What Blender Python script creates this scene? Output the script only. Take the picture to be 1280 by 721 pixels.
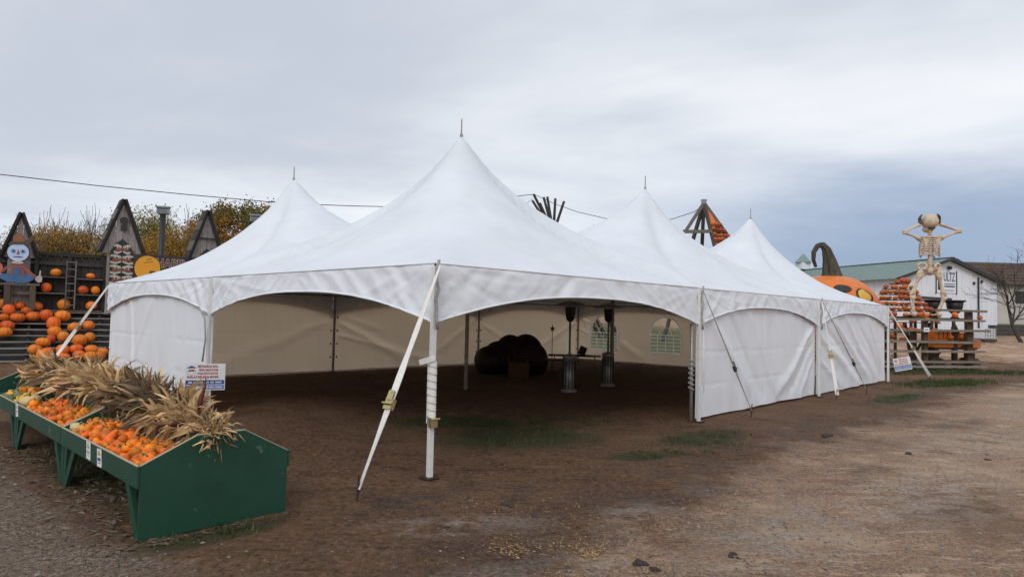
import bpy, bmesh, math, random
import numpy as np
from mathutils import Vector, Matrix, noise
R = math.radians
random.seed(7)
for o in list(bpy.data.objects): bpy.data.objects.remove(o, do_unlink=True)
SC = bpy.context.scene
C = SC.collection

# ------------------------------------------------------------------ camera
cam_d = bpy.data.cameras.new('camera'); cam = bpy.data.objects.new('camera', cam_d); C.objects.link(cam)
cam_d.sensor_width = 36; cam_d.lens = 822.1 / 1280 * 36; cam_d.clip_start = .05; cam_d.clip_end = 3000
p, r = 0.0418, -0.0215
right = Vector((math.cos(r), math.sin(r) * math.sin(p), -math.sin(r) * math.cos(p)))
up = Vector((math.sin(r), -math.cos(r) * math.sin(p), math.cos(r) * math.cos(p)))
fwd = Vector((0, math.cos(p), math.sin(p)))
M = Matrix((right, up, -fwd)).transposed().to_4x4(); M.translation = (0, 0, 1.811)
cam.matrix_world = M
SC.camera = cam
SC.render.resolution_x, SC.render.resolution_y = 1024, 576
SC.view_settings.view_transform = 'Standard'; SC.view_settings.look = 'None'
SC.view_settings.exposure = 0.12; SC.view_settings.gamma = 1
SC.view_settings.use_curve_mapping = False

# ------------------------------------------------------------------ sun and sky
SUN_ELEV, SUN_AZ = R(38), R(-165)          # azimuth from +Y towards +X
sun_d = bpy.data.lights.new('sun', 'SUN'); sun = bpy.data.objects.new('sun', sun_d); C.objects.link(sun)
sun_d.energy = 1.0; sun_d.angle = R(22); sun_d.color = (1, .985, .96)
sd = Vector((math.sin(SUN_AZ) * math.cos(SUN_ELEV), math.cos(SUN_AZ) * math.cos(SUN_ELEV), math.sin(SUN_ELEV)))
sun.rotation_euler = sd.to_track_quat('Z', 'Y').to_euler()
sun.location = sd * 80

W = bpy.data.worlds.new('World'); SC.world = W; W.use_nodes = True
def build_world():
    nt = W.node_tree; N = nt.nodes; L = nt.links; N.clear()
    out = N.new('ShaderNodeOutputWorld'); bg = N.new('ShaderNodeBackground'); bg.inputs[1].default_value = .1
    L.new(bg.outputs[0], out.inputs[0])
    sky = N.new('ShaderNodeTexSky'); sky.sky_type = 'NISHITA'; sky.sun_disc = False
    sky.sun_elevation = SUN_ELEV; sky.sun_rotation = SUN_AZ
    tc = N.new('ShaderNodeTexCoord'); sp = N.new('ShaderNodeSeparateXYZ'); L.new(tc.outputs['Generated'], sp.inputs[0])
    def mth(op, a, b=None, clamp=False):
        n = N.new('ShaderNodeMath'); n.operation = op; n.use_clamp = clamp
        for i, v in enumerate((a, b)):
            if v is None: continue
            if isinstance(v, (int, float)): n.inputs[i].default_value = v
            else: L.new(v, n.inputs[i])
        return n.outputs[0]
    def sm(v, a, b):
        n = N.new('ShaderNodeMapRange'); n.interpolation_type = 'SMOOTHSTEP'
        L.new(v, n.inputs[0]); n.inputs[1].default_value = a; n.inputs[2].default_value = b
        return n.outputs[0]
    def mix(f, a, b):
        n = N.new('ShaderNodeMix'); n.data_type = 'RGBA'
        if isinstance(f, (int, float)): n.inputs[0].default_value = f
        else: L.new(f, n.inputs[0])
        for i, v in ((6, a), (7, b)):
            if isinstance(v, tuple): n.inputs[i].default_value = v + (1,)
            else: L.new(v, n.inputs[i])
        return n.outputs[2]
    x, y, z = sp.outputs
    zz = mth('ADD', mth('MAXIMUM', z, 0.0), .14)
    cmb = N.new('ShaderNodeCombineXYZ'); L.new(mth('DIVIDE', x, zz), cmb.inputs[0]); L.new(mth('DIVIDE', y, zz), cmb.inputs[1])
    def noi(scale, detail, rough, mapping=(1, 1, 1), off=(0, 0, 0), src=None, dist=0):
        mp = N.new('ShaderNodeMapping'); mp.inputs['Scale'].default_value = mapping; mp.inputs['Location'].default_value = off
        L.new(src or cmb.outputs[0], mp.inputs[0])
        n = N.new('ShaderNodeTexNoise'); n.inputs['Scale'].default_value = scale; n.inputs['Detail'].default_value = detail
        n.inputs['Roughness'].default_value = rough; n.inputs['Distortion'].default_value = dist
        L.new(mp.outputs[0], n.inputs['Vector']); return n.outputs['Fac']
    n1 = noi(.42, 6, .52, (.75, 1, 1), (3.3, 1.7, 0), None, .3)
    n2 = noi(1.3, 6, .5, (.8, 1, 1), (8.1, 4.4, 0), None, .4)
    v = mth('ADD', mth('MULTIPLY', n1, .78), mth('MULTIPLY', n2, .22))
    cl = mix(sm(v, .36, .60), (5.6, 6.05, 6.85), (9.1, 9.3, 9.6))
    # a clearer, bluer belt of thinner cloud low in the north-east
    az = mth('DIVIDE', x, mth('MAXIMUM', y, .05))
    n3 = noi(3.2, 5, .5, (1, 1, 4.5), (1.0, .3, 0), tc.outputs['Generated'], .2)
    zb = mth('ADD', z, mth('MULTIPLY', mth('SUBTRACT', n3, .5), .16))
    front = sm(y, -.1, .5)
    b1 = mth('MULTIPLY', mth('SUBTRACT', 1.0, sm(zb, .11, .27)), sm(az, -.1, .55))
    b1 = mth('MULTIPLY', b1, front)
    cl = mix(mth('MULTIPLY', b1, .84), cl, (2.35, 3.35, 5.1))
    b2 = mth('MULTIPLY', mth('SUBTRACT', 1.0, sm(zb, .015, .10)), mth('MULTIPLY', sm(az, .1, .7), front))
    cl = mix(mth('MULTIPLY', b2, .45), cl, (3.9, 4.6, 5.8))
    # pale haze towards the horizon elsewhere
    lo = mth('MULTIPLY', mth('SUBTRACT', 1.0, sm(z, .02, .22)), mth('SUBTRACT', 1.0, sm(az, -.6, .3)))
    cl = mix(mth('MULTIPLY', lo, .55), cl, (6.6, 7.3, 8.4))
    # an overcast sky is brighter towards the zenith
    gain = mth('ADD', .98, mth('MULTIPLY', sm(z, .35, 1.0), .15))
    vm = N.new('ShaderNodeVectorMath'); vm.operation = 'SCALE'; L.new(cl, vm.inputs[0]); L.new(gain, vm.inputs['Scale'])
    fin = mix(.93, sky.outputs[0], vm.outputs[0])
    L.new(fin, bg.inputs[0])
build_world()

# ------------------------------------------------------------------ materials
MATS = {}
def mat(name, c1, c2=None, scale=5, rough=.6, stretch=(1, 1, 1), bump=0, bscale=None, detail=6, metal=0, spec=.4,
        vary=0, island=0, trans=0, tcol=None, c3=None, s3=1.2, t3=(.55, .7), coords='Object', sheen=0, bstretch=None, addt=False, hue=None):
    if name in MATS: return MATS[name]
    m = bpy.data.materials.new(name); m.use_nodes = True; nt = m.node_tree; N = nt.nodes; L = nt.links; N.clear()
    out = N.new('ShaderNodeOutputMaterial'); b = N.new('ShaderNodeBsdfPrincipled')
    b.inputs['Roughness'].default_value = rough; b.inputs['Metallic'].default_value = metal
    b.inputs['Specular IOR Level'].default_value = spec
    tc = N.new('ShaderNodeTexCoord'); mp = N.new('ShaderNodeMapping'); mp.inputs['Scale'].default_value = stretch
    L.new(tc.outputs[coords], mp.inputs[0])
    src = mp.outputs[0]
    if vary or coords == 'Object':
        oi = N.new('ShaderNodeObjectInfo'); ad = N.new('ShaderNodeVectorMath'); ad.operation = 'ADD'
        sc = N.new('ShaderNodeMath'); sc.operation = 'MULTIPLY'; sc.inputs[1].default_value = 37.7
        L.new(oi.outputs['Random'], sc.inputs[0]); L.new(src, ad.inputs[0]); L.new(sc.outputs[0], ad.inputs[1]); src = ad.outputs[0]
    def noi(s, d=detail, vec=None):
        n = N.new('ShaderNodeTexNoise'); n.inputs['Scale'].default_value = s; n.inputs['Detail'].default_value = d
        n.inputs['Roughness'].default_value = .6; L.new(vec or src, n.inputs['Vector']); return n.outputs['Fac']
    def mix(f, a, bb):
        n = N.new('ShaderNodeMix'); n.data_type = 'RGBA'
        if isinstance(f, (int, float)): n.inputs[0].default_value = f
        else: L.new(f, n.inputs[0])
        for i, v in ((6, a), (7, bb)):
            if isinstance(v, tuple): n.inputs[i].default_value = v + (1,)
            else: L.new(v, n.inputs[i])
        return n.outputs[2]
    def mr(v, a, bb, lo=0, hi=1):
        n = N.new('ShaderNodeMapRange'); L.new(v, n.inputs[0]); n.inputs[1].default_value = a; n.inputs[2].default_value = bb
        n.inputs[3].default_value = lo; n.inputs[4].default_value = hi; return n.outputs[0]
    if c2 is None: c2 = tuple(v * .82 for v in c1)
    col = mix(mr(noi(scale), .32, .68), c1, c2)
    if c3: col = mix(mr(noi(s3, 8), t3[0], t3[1]), col, c3)
    if vary:
        hs = N.new('ShaderNodeHueSaturation'); L.new(col, hs.inputs['Color'])
        L.new(mr(oi.outputs['Random'], 0, 1, 1 - vary, 1 + vary), hs.inputs['Value'])
        wn = N.new('ShaderNodeTexWhiteNoise'); wn.noise_dimensions = '1D'; L.new(oi.outputs['Random'], wn.inputs['W'])
        L.new(mr(wn.outputs[0], 0, 1, .5 - (hue if hue is not None else vary * .05), .5 + (hue if hue is not None else vary * .05)), hs.inputs['Hue']); col = hs.outputs[0]
    if island:
        ge = N.new('ShaderNodeNewGeometry'); hs = N.new('ShaderNodeHueSaturation'); L.new(col, hs.inputs['Color'])
        L.new(mr(ge.outputs['Random Per Island'], 0, 1, 1 - island, 1 + island), hs.inputs['Value'])
        wn = N.new('ShaderNodeTexWhiteNoise'); wn.noise_dimensions = '1D'; L.new(ge.outputs['Random Per Island'], wn.inputs['W'])
        L.new(mr(wn.outputs[0], 0, 1, .5 - island * .035, .5 + island * .035), hs.inputs['Hue']); col = hs.outputs[0]
    L.new(col, b.inputs['Base Color'])
    if bump:
        bp = N.new('ShaderNodeBump'); bp.inputs['Strength'].default_value = 1; bp.inputs['Distance'].default_value = bump
        vec = None
        if bstretch:
            mp2 = N.new('ShaderNodeMapping'); mp2.inputs['Scale'].default_value = bstretch; L.new(tc.outputs[coords], mp2.inputs[0]); vec = mp2.outputs[0]
        L.new(noi(bscale or scale * 3, 6, vec), bp.inputs['Height']); L.new(bp.outputs[0], b.inputs['Normal'])
    if trans:
        t = N.new('ShaderNodeBsdfTranslucent'); t.inputs[0].default_value = (tcol or c1) + (1,)
        if addt:
            ms = N.new('ShaderNodeAddShader'); L.new(b.outputs[0], ms.inputs[0]); L.new(t.outputs[0], ms.inputs[1])
        else:
            ms = N.new('ShaderNodeMixShader'); ms.inputs[0].default_value = trans; L.new(b.outputs[0], ms.inputs[1]); L.new(t.outputs[0], ms.inputs[2])
        L.new(ms.outputs[0], out.inputs[0])
    else: L.new(b.outputs[0], out.inputs[0])
    MATS[name] = m; return m

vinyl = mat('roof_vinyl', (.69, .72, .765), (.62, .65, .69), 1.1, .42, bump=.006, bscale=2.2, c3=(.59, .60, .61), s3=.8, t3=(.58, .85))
valance_m = mat('valance_vinyl', (.78, .80, .84), (.71, .73, .77), 2.2, .45, bump=.004, bscale=9, c3=(.64, .63, .61), s3=2.5, t3=(.62, .8))
wall_m = mat('wall_vinyl', (.74, .765, .81), (.69, .715, .76), 1.6, .5, bump=.003, bscale=6, trans=.2, addt=True, tcol=(.38, .295, .195), c3=(.63, .64, .66), s3=1.4, t3=(.62, .85))
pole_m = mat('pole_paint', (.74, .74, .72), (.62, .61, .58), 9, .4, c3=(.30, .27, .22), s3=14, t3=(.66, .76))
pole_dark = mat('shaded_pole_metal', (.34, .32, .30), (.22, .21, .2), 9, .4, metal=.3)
web_m = mat('strap_webbing', (.80, .78, .74), (.70, .67, .62), 20, .8, bump=.0015, bscale=160)
thin_m = mat('strap_grey_webbing', (.40, .39, .38), (.30, .29, .28), 20, .8)
brass = mat('ratchet_metal', (.55, .46, .22), (.40, .33, .18), 20, .35, metal=.8)
iron = mat('rusty_iron', (.05, .042, .038), (.09, .055, .035), 14, .6, metal=.5)
green_m = mat('green_paint', (.008, .048, .027), (.011, .060, .034), 3, .5, bump=.0015, bscale=28, c3=(.06, .115, .085), s3=9, t3=(.635, .68))
edge_m = mat('bare_ply_edge', (.46, .40, .28), (.36, .31, .22), 30, .7)
hut_wood = mat('silver_grey_wood', (.33, .295, .28), (.17, .145, .135), 5, .85, (9, 9, 1), .005, 9, vary=.25, c3=(.44, .40, .38), s3=6, t3=(.56, .75))
grey_wood = mat('weathered_wood', (.155, .13, .112), (.085, .07, .06), 5, .85, (9, 9, 1), .004, 9, vary=.3, c3=(.19, .165, .145), s3=6, t3=(.56, .75))
dark_wood = mat('dark_wood', (.042, .038, .035), (.026, .023, .021), 5, .85, (9, 9, 1), .004, 9, vary=.3)
slat_m = mat('slat_wood', (.27, .24, .215), (.15, .132, .118), 4, .85, (1, 9, 9), .004, 9, vary=.25)
rail_m = mat('rail_wood', (.25, .205, .165), (.135, .105, .082), 4, .85, (.8, 9, 9), .004, 9, vary=.3, c3=(.34, .29, .23), s3=5, t3=(.55, .72))
post_m = mat('post_wood', (.105, .072, .048), (.06, .042, .03), 4, .85, (9, 9, .8), .004, 9, vary=.3)
pump_m = mat('pumpkin_skin', (.68, .175, .014), (.55, .105, .010), 4, .5, vary=.28, bump=.004, bscale=22, c3=(.66, .25, .06), s3=3.5, t3=(.60, .75))
gourd_m = mat('mini_pumpkin_skin', (.78, .215, .012), (.64, .125, .008), 14, .5, vary=.34, spec=.25, c3=(.80, .33, .05), s3=9, t3=(.60, .72))
ygourd_m = mat('yellow_gourd_skin', (.72, .40, .03), (.62, .30, .02), 14, .4, vary=.2)
ggourd_m = mat('green_gourd_skin', (.05, .075, .03), (.16, .17, .05), 12, .45, vary=.3)
cream_m = mat('cream_gourd_skin', (.62, .50, .24), (.52, .38, .16), 12, .45)
stem_m = mat('pumpkin_stem', (.16, .13, .06), (.09, .075, .04), 18, .8)
husk_m = mat('husk_tan', (.78, .53, .27), (.58, .365, .175), 9, .75, (1, 6, 6), .002, 40, vary=.5, hue=.012, trans=.22, tcol=(.5, .34, .16), c3=(.25, .15, .08), s3=7, t3=(.58, .75))
husk_p = mat('husk_straw', (.84, .65, .38), (.66, .46, .23), 9, .75, (1, 6, 6), .002, 40, vary=.3, hue=.01, trans=.22, tcol=(.6, .42, .2))
husk_d = mat('husk_brown', (.20, .135, .078), (.10, .066, .038), 9, .8, (1, 6, 6), .002, 40, vary=.3, hue=.01, trans=.15, tcol=(.3, .2, .1))
tuft_m = mat('husk_shreds', (.60, .40, .205), (.36, .225, .115), 9, .8, island=.35, trans=.2, tcol=(.45, .3, .14))
ear_m = mat('indian_corn', (.11, .012, .010), (.06, .009, .010), 60, .35, bump=.003, bscale=90)
card_m = mat('white_card', (.78, .78, .76), (.72, .72, .70), 20, .5)
ink_m = mat('black_ink', (.02, .02, .025), None, 8, .6)
red_m = mat('red_ink', (.42, .05, .07), None, 8, .5)
blue_m = mat('blue_ink', (.03, .07, .30), None, 8, .5)
pale_m = mat('pale_blue_ink', (.55, .62, .80), None, 8, .5)
gold_m = mat('gold_ink', (.55, .40, .08), None, 8, .5)
black_m = mat('black_paint', (.018, .017, .017), (.03, .028, .027), 8, .5)
blackrough = mat('black_plastic', (.015, .015, .016), (.025, .024, .023), 8, .45)
steel = mat('brushed_steel', (.42, .42, .42), (.30, .30, .30), 18, .42, metal=.6)
bone_m = mat('bone_plastic', (.64, .51, .385), (.50, .37, .25), 6, .6, bump=.006, bscale=14, c3=(.16, .10, .06), s3=7, t3=(.60, .75))
hand_m = mat('dark_bone', (.10, .085, .075), (.06, .05, .045), 10, .6)
giant_m = mat('giant_pumpkin_paint', (.72, .19, .025), (.62, .14, .018), 1.2, .45, c3=(.78, .28, .07), s3=1.2, t3=(.56, .75))
gstem_m = mat('giant_stem_paint', (.085, .075, .045), (.025, .022, .016), 2, .6, (5, 5, 1), .02, 5)
orange_m = mat('orange_paint', (.72, .20, .03), (.60, .15, .02), 3, .5)
barn_w = mat('barn_white_boards', (.76, .79, .84), (.68, .71, .76), 1.2, .7, (2, 2, .3), .004, 6, c3=(.58, .60, .63), s3=.9, t3=(.58, .8))
barn_roof = mat('green_metal_roof', (.19, .26, .24), (.16, .225, .21), .6, .45)
barn_trim = mat('dark_trim', (.03, .03, .032), (.045, .043, .042), 4, .6)
brown_roof = mat('brown_shingles', (.085, .048, .032), (.058, .034, .024), 1.0, .85, bump=.02, bscale=6)
cream_w = mat('cream_boards', (.52, .47, .43), (.43, .38, .35), .6, .8)
block_m = mat('dark_block', (.05, .048, .047), (.085, .08, .075), 3, .9, bump=.01)
bark = mat('bark', (.065, .05, .04), (.035, .028, .022), 6, .9, (4, 4, 1), .02, 6)
twig = mat('twig_bark', (.15, .105, .085), (.095, .066, .055), 6, .9)
leaf_y = mat('autumn_yellow_leaf', (.40, .22, .028), (.24, .16, .03), .5, .7, island=.45, trans=.3, tcol=(.4, .22, .03), c3=(.36, .13, .02), s3=.5, t3=(.52, .7))
leaf_g = mat('autumn_green_leaf', (.24, .21, .03), (.11, .125, .025), .6, .7, island=.45, trans=.3, tcol=(.22, .18, .03), c3=(.30, .18, .02), s3=.6, t3=(.50, .68))
leaf_o = mat('autumn_orange_leaf', (.17, .135, .022), (.075, .085, .02), .6, .7, island=.5, trans=.25, tcol=(.25, .14, .03), c3=(.36, .15, .018), s3=.5, t3=(.48, .64))
moon_m = mat('moon_paint', (.74, .34, .025), (.68, .28, .02), 3, .6)
skin_m = mat('cutout_face_paint', (.50, .60, .78), (.42, .52, .72), 4, .6)
denim = mat('cutout_denim_paint', (.07, .15, .30), (.045, .10, .22), 6, .6)
plaid = mat('cutout_shirt_paint', (.36, .10, .07), (.22, .06, .05), 16, .6)
hat_m = mat('cutout_hat_paint', (.30, .12, .065), (.22, .085, .05), 6, .7)
mouth_m = mat('mouth_red_paint', (.24, .085, .06), (.16, .06, .045), 9, .7)
fang_m = mat('bone_white_paint', (.50, .46, .40), (.38, .34, .29), 9, .7)
maroon = mat('sign_maroon', (.14, .035, .025), None, 8, .6)
concrete = mat('pale_box', (.66, .68, .70), (.58, .6, .62), 3, .6)
grassm = mat('grass_blade', (.060, .078, .024), (.038, .052, .018), 3, .7, island=.45, trans=.25, tcol=(.08, .12, .03), c3=(.13, .12, .05), s3=2.2, t3=(.55, .7))
straw_m = mat('straw_bits', (.40, .255, .125), (.22, .14, .075), 3, .85, island=.4)
litter_m = mat('husk_litter', (.17, .125, .08), (.08, .06, .042), 3, .85, island=.5)
stone_m = mat('gravel_stone', (.21, .175, .15), (.13, .11, .098), 3, .85, island=.45)
clod_m = mat('dark_clod', (.035, .026, .021), (.055, .042, .034), 9, .9, bump=.004)
wire_m = mat('wire_black', (.03, .03, .033), None, 8, .6)

def glass(name):
    m = bpy.data.materials.new(name); m.use_nodes = True; N = m.node_tree.nodes; L = m.node_tree.links; N.clear()
    out = N.new('ShaderNodeOutputMaterial'); t = N.new('ShaderNodeBsdfTransparent'); g = N.new('ShaderNodeBsdfGlossy')
    t.inputs[0].default_value = (.95, .95, .94, 1); g.inputs['Roughness'].default_value = .12
    ms = N.new('ShaderNodeMixShader'); ms.inputs[0].default_value = .07
    L.new(t.outputs[0], ms.inputs[1]); L.new(g.outputs[0], ms.inputs[2]); L.new(ms.outputs[0], out.inputs[0]); return m
frame_m = mat('window_muntin_vinyl', (.82, .82, .80), None, 8, .5, trans=.92, tcol=(.97, .97, .96))
clear = glass('clear_vinyl_pane')

# ------------------------------------------------------------------ helpers
class MB:
    def __init__(s): s.v = []; s.f = []
    def add(s, vs, fs):
        b = len(s.v); s.v += [tuple(q) for q in vs]; s.f += [tuple(i + b for i in f) for f in fs]; return s
    def box(s, c, d, rot=None):
        hx, hy, hz = d[0] / 2, d[1] / 2, d[2] / 2
        vs = [Vector((x * hx, y * hy, z * hz)) for x in (-1, 1) for y in (-1, 1) for z in (-1, 1)]
        if rot is not None: vs = [rot @ q for q in vs]
        vs = [q + Vector(c) for q in vs]
        return s.add(vs, [(0, 1, 3, 2), (4, 6, 7, 5), (0, 4, 5, 1), (2, 3, 7, 6), (0, 2, 6, 4), (1, 5, 7, 3)])
    def beam(s, a, b, w, h, upv=(0, 0, 1)):
        a, b = Vector(a), Vector(b); d = (b - a); ln = d.length; d.normalize(); u = Vector(upv)
        if abs(d.dot(u)) > .98: u = Vector((1, 0, 0))
        sx = d.cross(u).normalized(); sz = sx.cross(d).normalized()
        rot = Matrix((sx, d, sz)).transposed()
        return s.box((a + b) / 2, (w, ln, h), rot)
    def tube(s, pts, rad, n=8, caps=True):
        pts = [Vector(q) for q in pts]; k = len(pts)
        if not isinstance(rad, (list, tuple)): rad = [rad] * k
        vs = []; prev = None
        for i, q in enumerate(pts):
            d = (pts[min(i + 1, k - 1)] - pts[max(i - 1, 0)]).normalized()
            if prev is None:
                u = Vector((0, 0, 1)) if abs(d.z) < .9 else Vector((1, 0, 0)); x = d.cross(u).normalized()
            else: x = (prev - d * prev.dot(d)).normalized()
            prev = x; y = d.cross(x)
            for j in range(n):
                a = 2 * math.pi * j / n; vs.append(q + (x * math.cos(a) + y * math.sin(a)) * rad[i])
        fs = []
        for i in range(k - 1):
            for j in range(n):
                j2 = (j + 1) % n; fs.append((i * n + j, i * n + j2, (i + 1) * n + j2, (i + 1) * n + j))
        if caps: fs.append(tuple(reversed(range(n)))); fs.append(tuple(range((k - 1) * n, k * n)))
        return s.add(vs, fs)
    def lathe(s, prof, c=(0, 0, 0), n=20):
        vs = []; fs = []; k = len(prof)
        for rr, zz in prof:
            for j in range(n):
                a = 2 * math.pi * j / n; vs.append((c[0] + rr * math.cos(a), c[1] + rr * math.sin(a), c[2] + zz))
        for i in range(k - 1):
            for j in range(n):
                j2 = (j + 1) % n; fs.append((i * n + j, i * n + j2, (i + 1) * n + j2, (i + 1) * n + j))
        fs.append(tuple(reversed(range(n)))); fs.append(tuple(range((k - 1) * n, k * n)))
        return s.add(vs, fs)
    def ball(s, c, rad, n=14, m=8, fn=None):
        vs = [];fs = []
        for i in range(1, m):
            th = math.pi * i / m
            for j in range(n):
                a = 2 * math.pi * j / n; d = Vector((math.sin(th) * math.cos(a), math.sin(th) * math.sin(a), math.cos(th)))
                q = Vector((d.x * rad[0], d.y * rad[1], d.z * rad[2]))
                if fn: q = fn(q, d)
                vs.append(q + Vector(c))
        t = Vector((0, 0, rad[2])); b = Vector((0, 0, -rad[2]))
        if fn: t = fn(t, Vector((0, 0, 1))); b = fn(b, Vector((0, 0, -1)))
        vs += [t + Vector(c), b + Vector(c)]; T = len(vs) - 2
        for i in range(m - 2):
            for j in range(n):
                j2 = (j + 1) % n; fs.append((i * n + j, (i + 1) * n + j, (i + 1) * n + j2, i * n + j2))
        for j in range(n):
            j2 = (j + 1) % n; fs.append((T, j, j2)); fs.append((T + 1, (m - 2) * n + j2, (m - 2) * n + j))
        return s.add(vs, fs)
    def prism(s, poly, d, to3):           # poly: 2D outline (counter-clockwise), d: (depth0, depth1), to3(a, b, depth)
        n = len(poly); vs = [to3(a, b, d[0]) for a, b in poly] + [to3(a, b, d[1]) for a, b in poly]
        fs = [tuple(reversed(range(n))), tuple(range(n, 2 * n))] + [(i, (i + 1) % n, n + (i + 1) % n, n + i) for i in range(n)]
        return s.add(vs, fs)
    def grid(s, nx, ny, fn):
        vs = [fn(i / nx, j / ny) for j in range(ny + 1) for i in range(nx + 1)]
        fs = [(j * (nx + 1) + i, j * (nx + 1) + i + 1, (j + 1) * (nx + 1) + i + 1, (j + 1) * (nx + 1) + i) for j in range(ny) for i in range(nx)]
        return s.add(vs, fs)
    def mesh(s, name, m, smooth=False):
        me = bpy.data.meshes.new(name); me.from_pydata(s.v, [], s.f)
        if smooth: me.polygons.foreach_set('use_smooth', [True] * len(me.polygons))
        bm = bmesh.new(); bm.from_mesh(me); bmesh.ops.recalc_face_normals(bm, faces=bm.faces); bm.to_mesh(me); bm.free()
        me.materials.append(m); me.update(); return me
    def build(s, name, m, parent=None, smooth=False, loc=None, bevel=0):
        me = s.mesh(name, m, smooth); o = link(name, me, parent, loc)
        if bevel:
            b = o.modifiers.new('bevel', 'BEVEL'); b.width = bevel; b.segments = 2; b.limit_method = 'ANGLE'
        return o
def link(name, data, parent=None, loc=None, rot=None, scl=None):
    o = bpy.data.objects.new(name, data); C.objects.link(o)
    if parent: o.parent = parent
    if loc is not None: o.location = loc
    if rot is not None: o.rotation_euler = rot
    if scl is not None: o.scale = scl if isinstance(scl, (tuple, list)) else (scl,) * 3
    return o
def tag(o, label, cat, group=None):
    o['label'] = label; o['category'] = cat
    if group: o['group'] = group
    return o
def thing(name, label, cat, loc=(0, 0, 0), rz=0, group=None):
    o = bpy.data.objects.new(name, None); C.objects.link(o); o.location = loc; o.rotation_euler = (0, 0, rz); o.empty_display_size = .2
    return tag(o, label, cat, group)
def structure(o): o['kind'] = 'structure'; return o
def stuff(o, label=None, cat=None):
    o['kind'] = 'stuff'
    if label: tag(o, label, cat)
    return o
def copy_tree(o, parent=None):
    c = o.copy(); C.objects.link(c)
    if parent: c.parent = parent
    for ch in list(o.children): copy_tree(ch, c)
    return c
def text_mesh(name, txt, size, m, depth=.002, bold=0, align='LEFT', sx=1):
    cu = bpy.data.curves.new(name, 'FONT'); cu.body = txt; cu.size = size; cu.extrude = depth; cu.offset = bold; cu.align_x = align; cu.resolution_u = 2
    o = bpy.data.objects.new(name, cu); C.objects.link(o)
    dg = bpy.context.evaluated_depsgraph_get(); me = bpy.data.meshes.new_from_object(o.evaluated_get(dg))
    bpy.data.objects.remove(o); bpy.data.curves.remove(cu)
    me.transform(Matrix.Diagonal((sx, 1, 1, 1))); me.materials.clear(); me.materials.append(m); me.name = name; return me
def lerp(a, b, t): return a + (b - a) * t
def sstep(a, b, x): t = min(1, max(0, (x - a) / (b - a))); return t * t * (3 - 2 * t)
def tab(T, x):
    for i in range(len(T) - 1):
        if x <= T[i + 1][0]:
            a, b = T[i], T[i + 1]; t = (x - a[0]) / (b[0] - a[0]); return a[1] + (b[1] - a[1]) * t
    return T[-1][1]
def nz(x, y, z=0): return noise.noise(Vector((x, y, z)))

# ------------------------------------------------------------------ ground
def rise(x, y):
    return 1.4 * sstep(29, 52, y) + 1.0 * sstep(55, 90, y)
def gz(x, y): return rise(x, y)
ROAD = [(-.6, 3.6), (.35, 5.0), (1.35, 6.3), (4.3, 9.7), (7.8, 13.2), (12.6, 18.0), (17, 21.6), (24, 25.5), (40, 30), (90, 40)]
LEFTR = [(-1.6, 3.2), (-2.1, 4.2), (-3.3, 5.3), (-6.0, 7.7), (-9.5, 10.6), (-30, 26)]
def pline(X, Y, P, sign):
    best = np.full(X.shape, 1e9); sg = np.zeros(X.shape)
    for (x0, y0), (x1, y1) in zip(P[:-1], P[1:]):
        dx, dy = x1 - x0, y1 - y0; L2 = dx * dx + dy * dy
        t = np.clip(((X - x0) * dx + (Y - y0) * dy) / L2, 0, 1)
        d = np.hypot(X - x0 - t * dx, Y - y0 - t * dy); side = np.sign(dx * (Y - y0) - dy * (X - x0)) * sign
        m = d < best; best = np.where(m, d, best); sg = np.where(m, side, sg)
    return best * sg
def ell(X, Y, cx, cy, a, b, ang=0):
    c, s = math.cos(ang), math.sin(ang); u = (X - cx) * c + (Y - cy) * s; v = -(X - cx) * s + (Y - cy) * c
    return 1 - np.hypot(u / a, v / b)
GRASS = [(.15, 9.9, 1.5, 1.1, .3), (1.8, 8.8, .7, .3, .4), (-.9, 11.2, 1.4, .8, 0), (13.6, 20.6, 2.6, .85, .55), (18, 25.5, 5.5, 1.3, .2), (28, 27.5, 7, 1.1, .2),
         (-2.35, 5.35, .75, .22, .82), (3.0, 10.2, 1.2, .5, .75), (9.5, 16.2, 2.2, .5, .78), (-4.6, 7.5, 2.6, .55, 2.38)]
def gmask(X, Y):
    gm = np.full(X.shape, -9.)
    for cx, cy, a, b, an in GRASS: gm = np.maximum(gm, ell(X, Y, cx, cy, a, b, an))
    return gm
DAMP = [(.55, 5.35, 1.5, .42, .85), (2.2, 7.4, 1.6, .5, .8), (5.4, 11.4, 2.0, .7, .78), (8.3, 12.2, 1.4, .35, .7), (-.6, 6.6, 1.3, .5, .3), (4.6, 8.3, 1.2, .25, .75), (10.5, 16.9, 2.2, .6, .75)]
PALE = [(1.25, 6.35, .55, .28, .6), (2.6, 5.9, 1.7, .6, .75), (4.6, 7.3, 2.2, .7, .75), (.3, 4.85, .8, .25, .3), (-.35, 5.75, .9, .3, .2), (7.5, 10.5, 3, .9, .72), (12, 15, 4, 1.2, .72)]
def blob(X, Y, L_):
    m = np.full(X.shape, -9.)
    for cx, cy, a, b, an in L_: m = np.maximum(m, ell(X, Y, cx, cy, a, b, an))
    return m * 1.2 + .25
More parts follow.
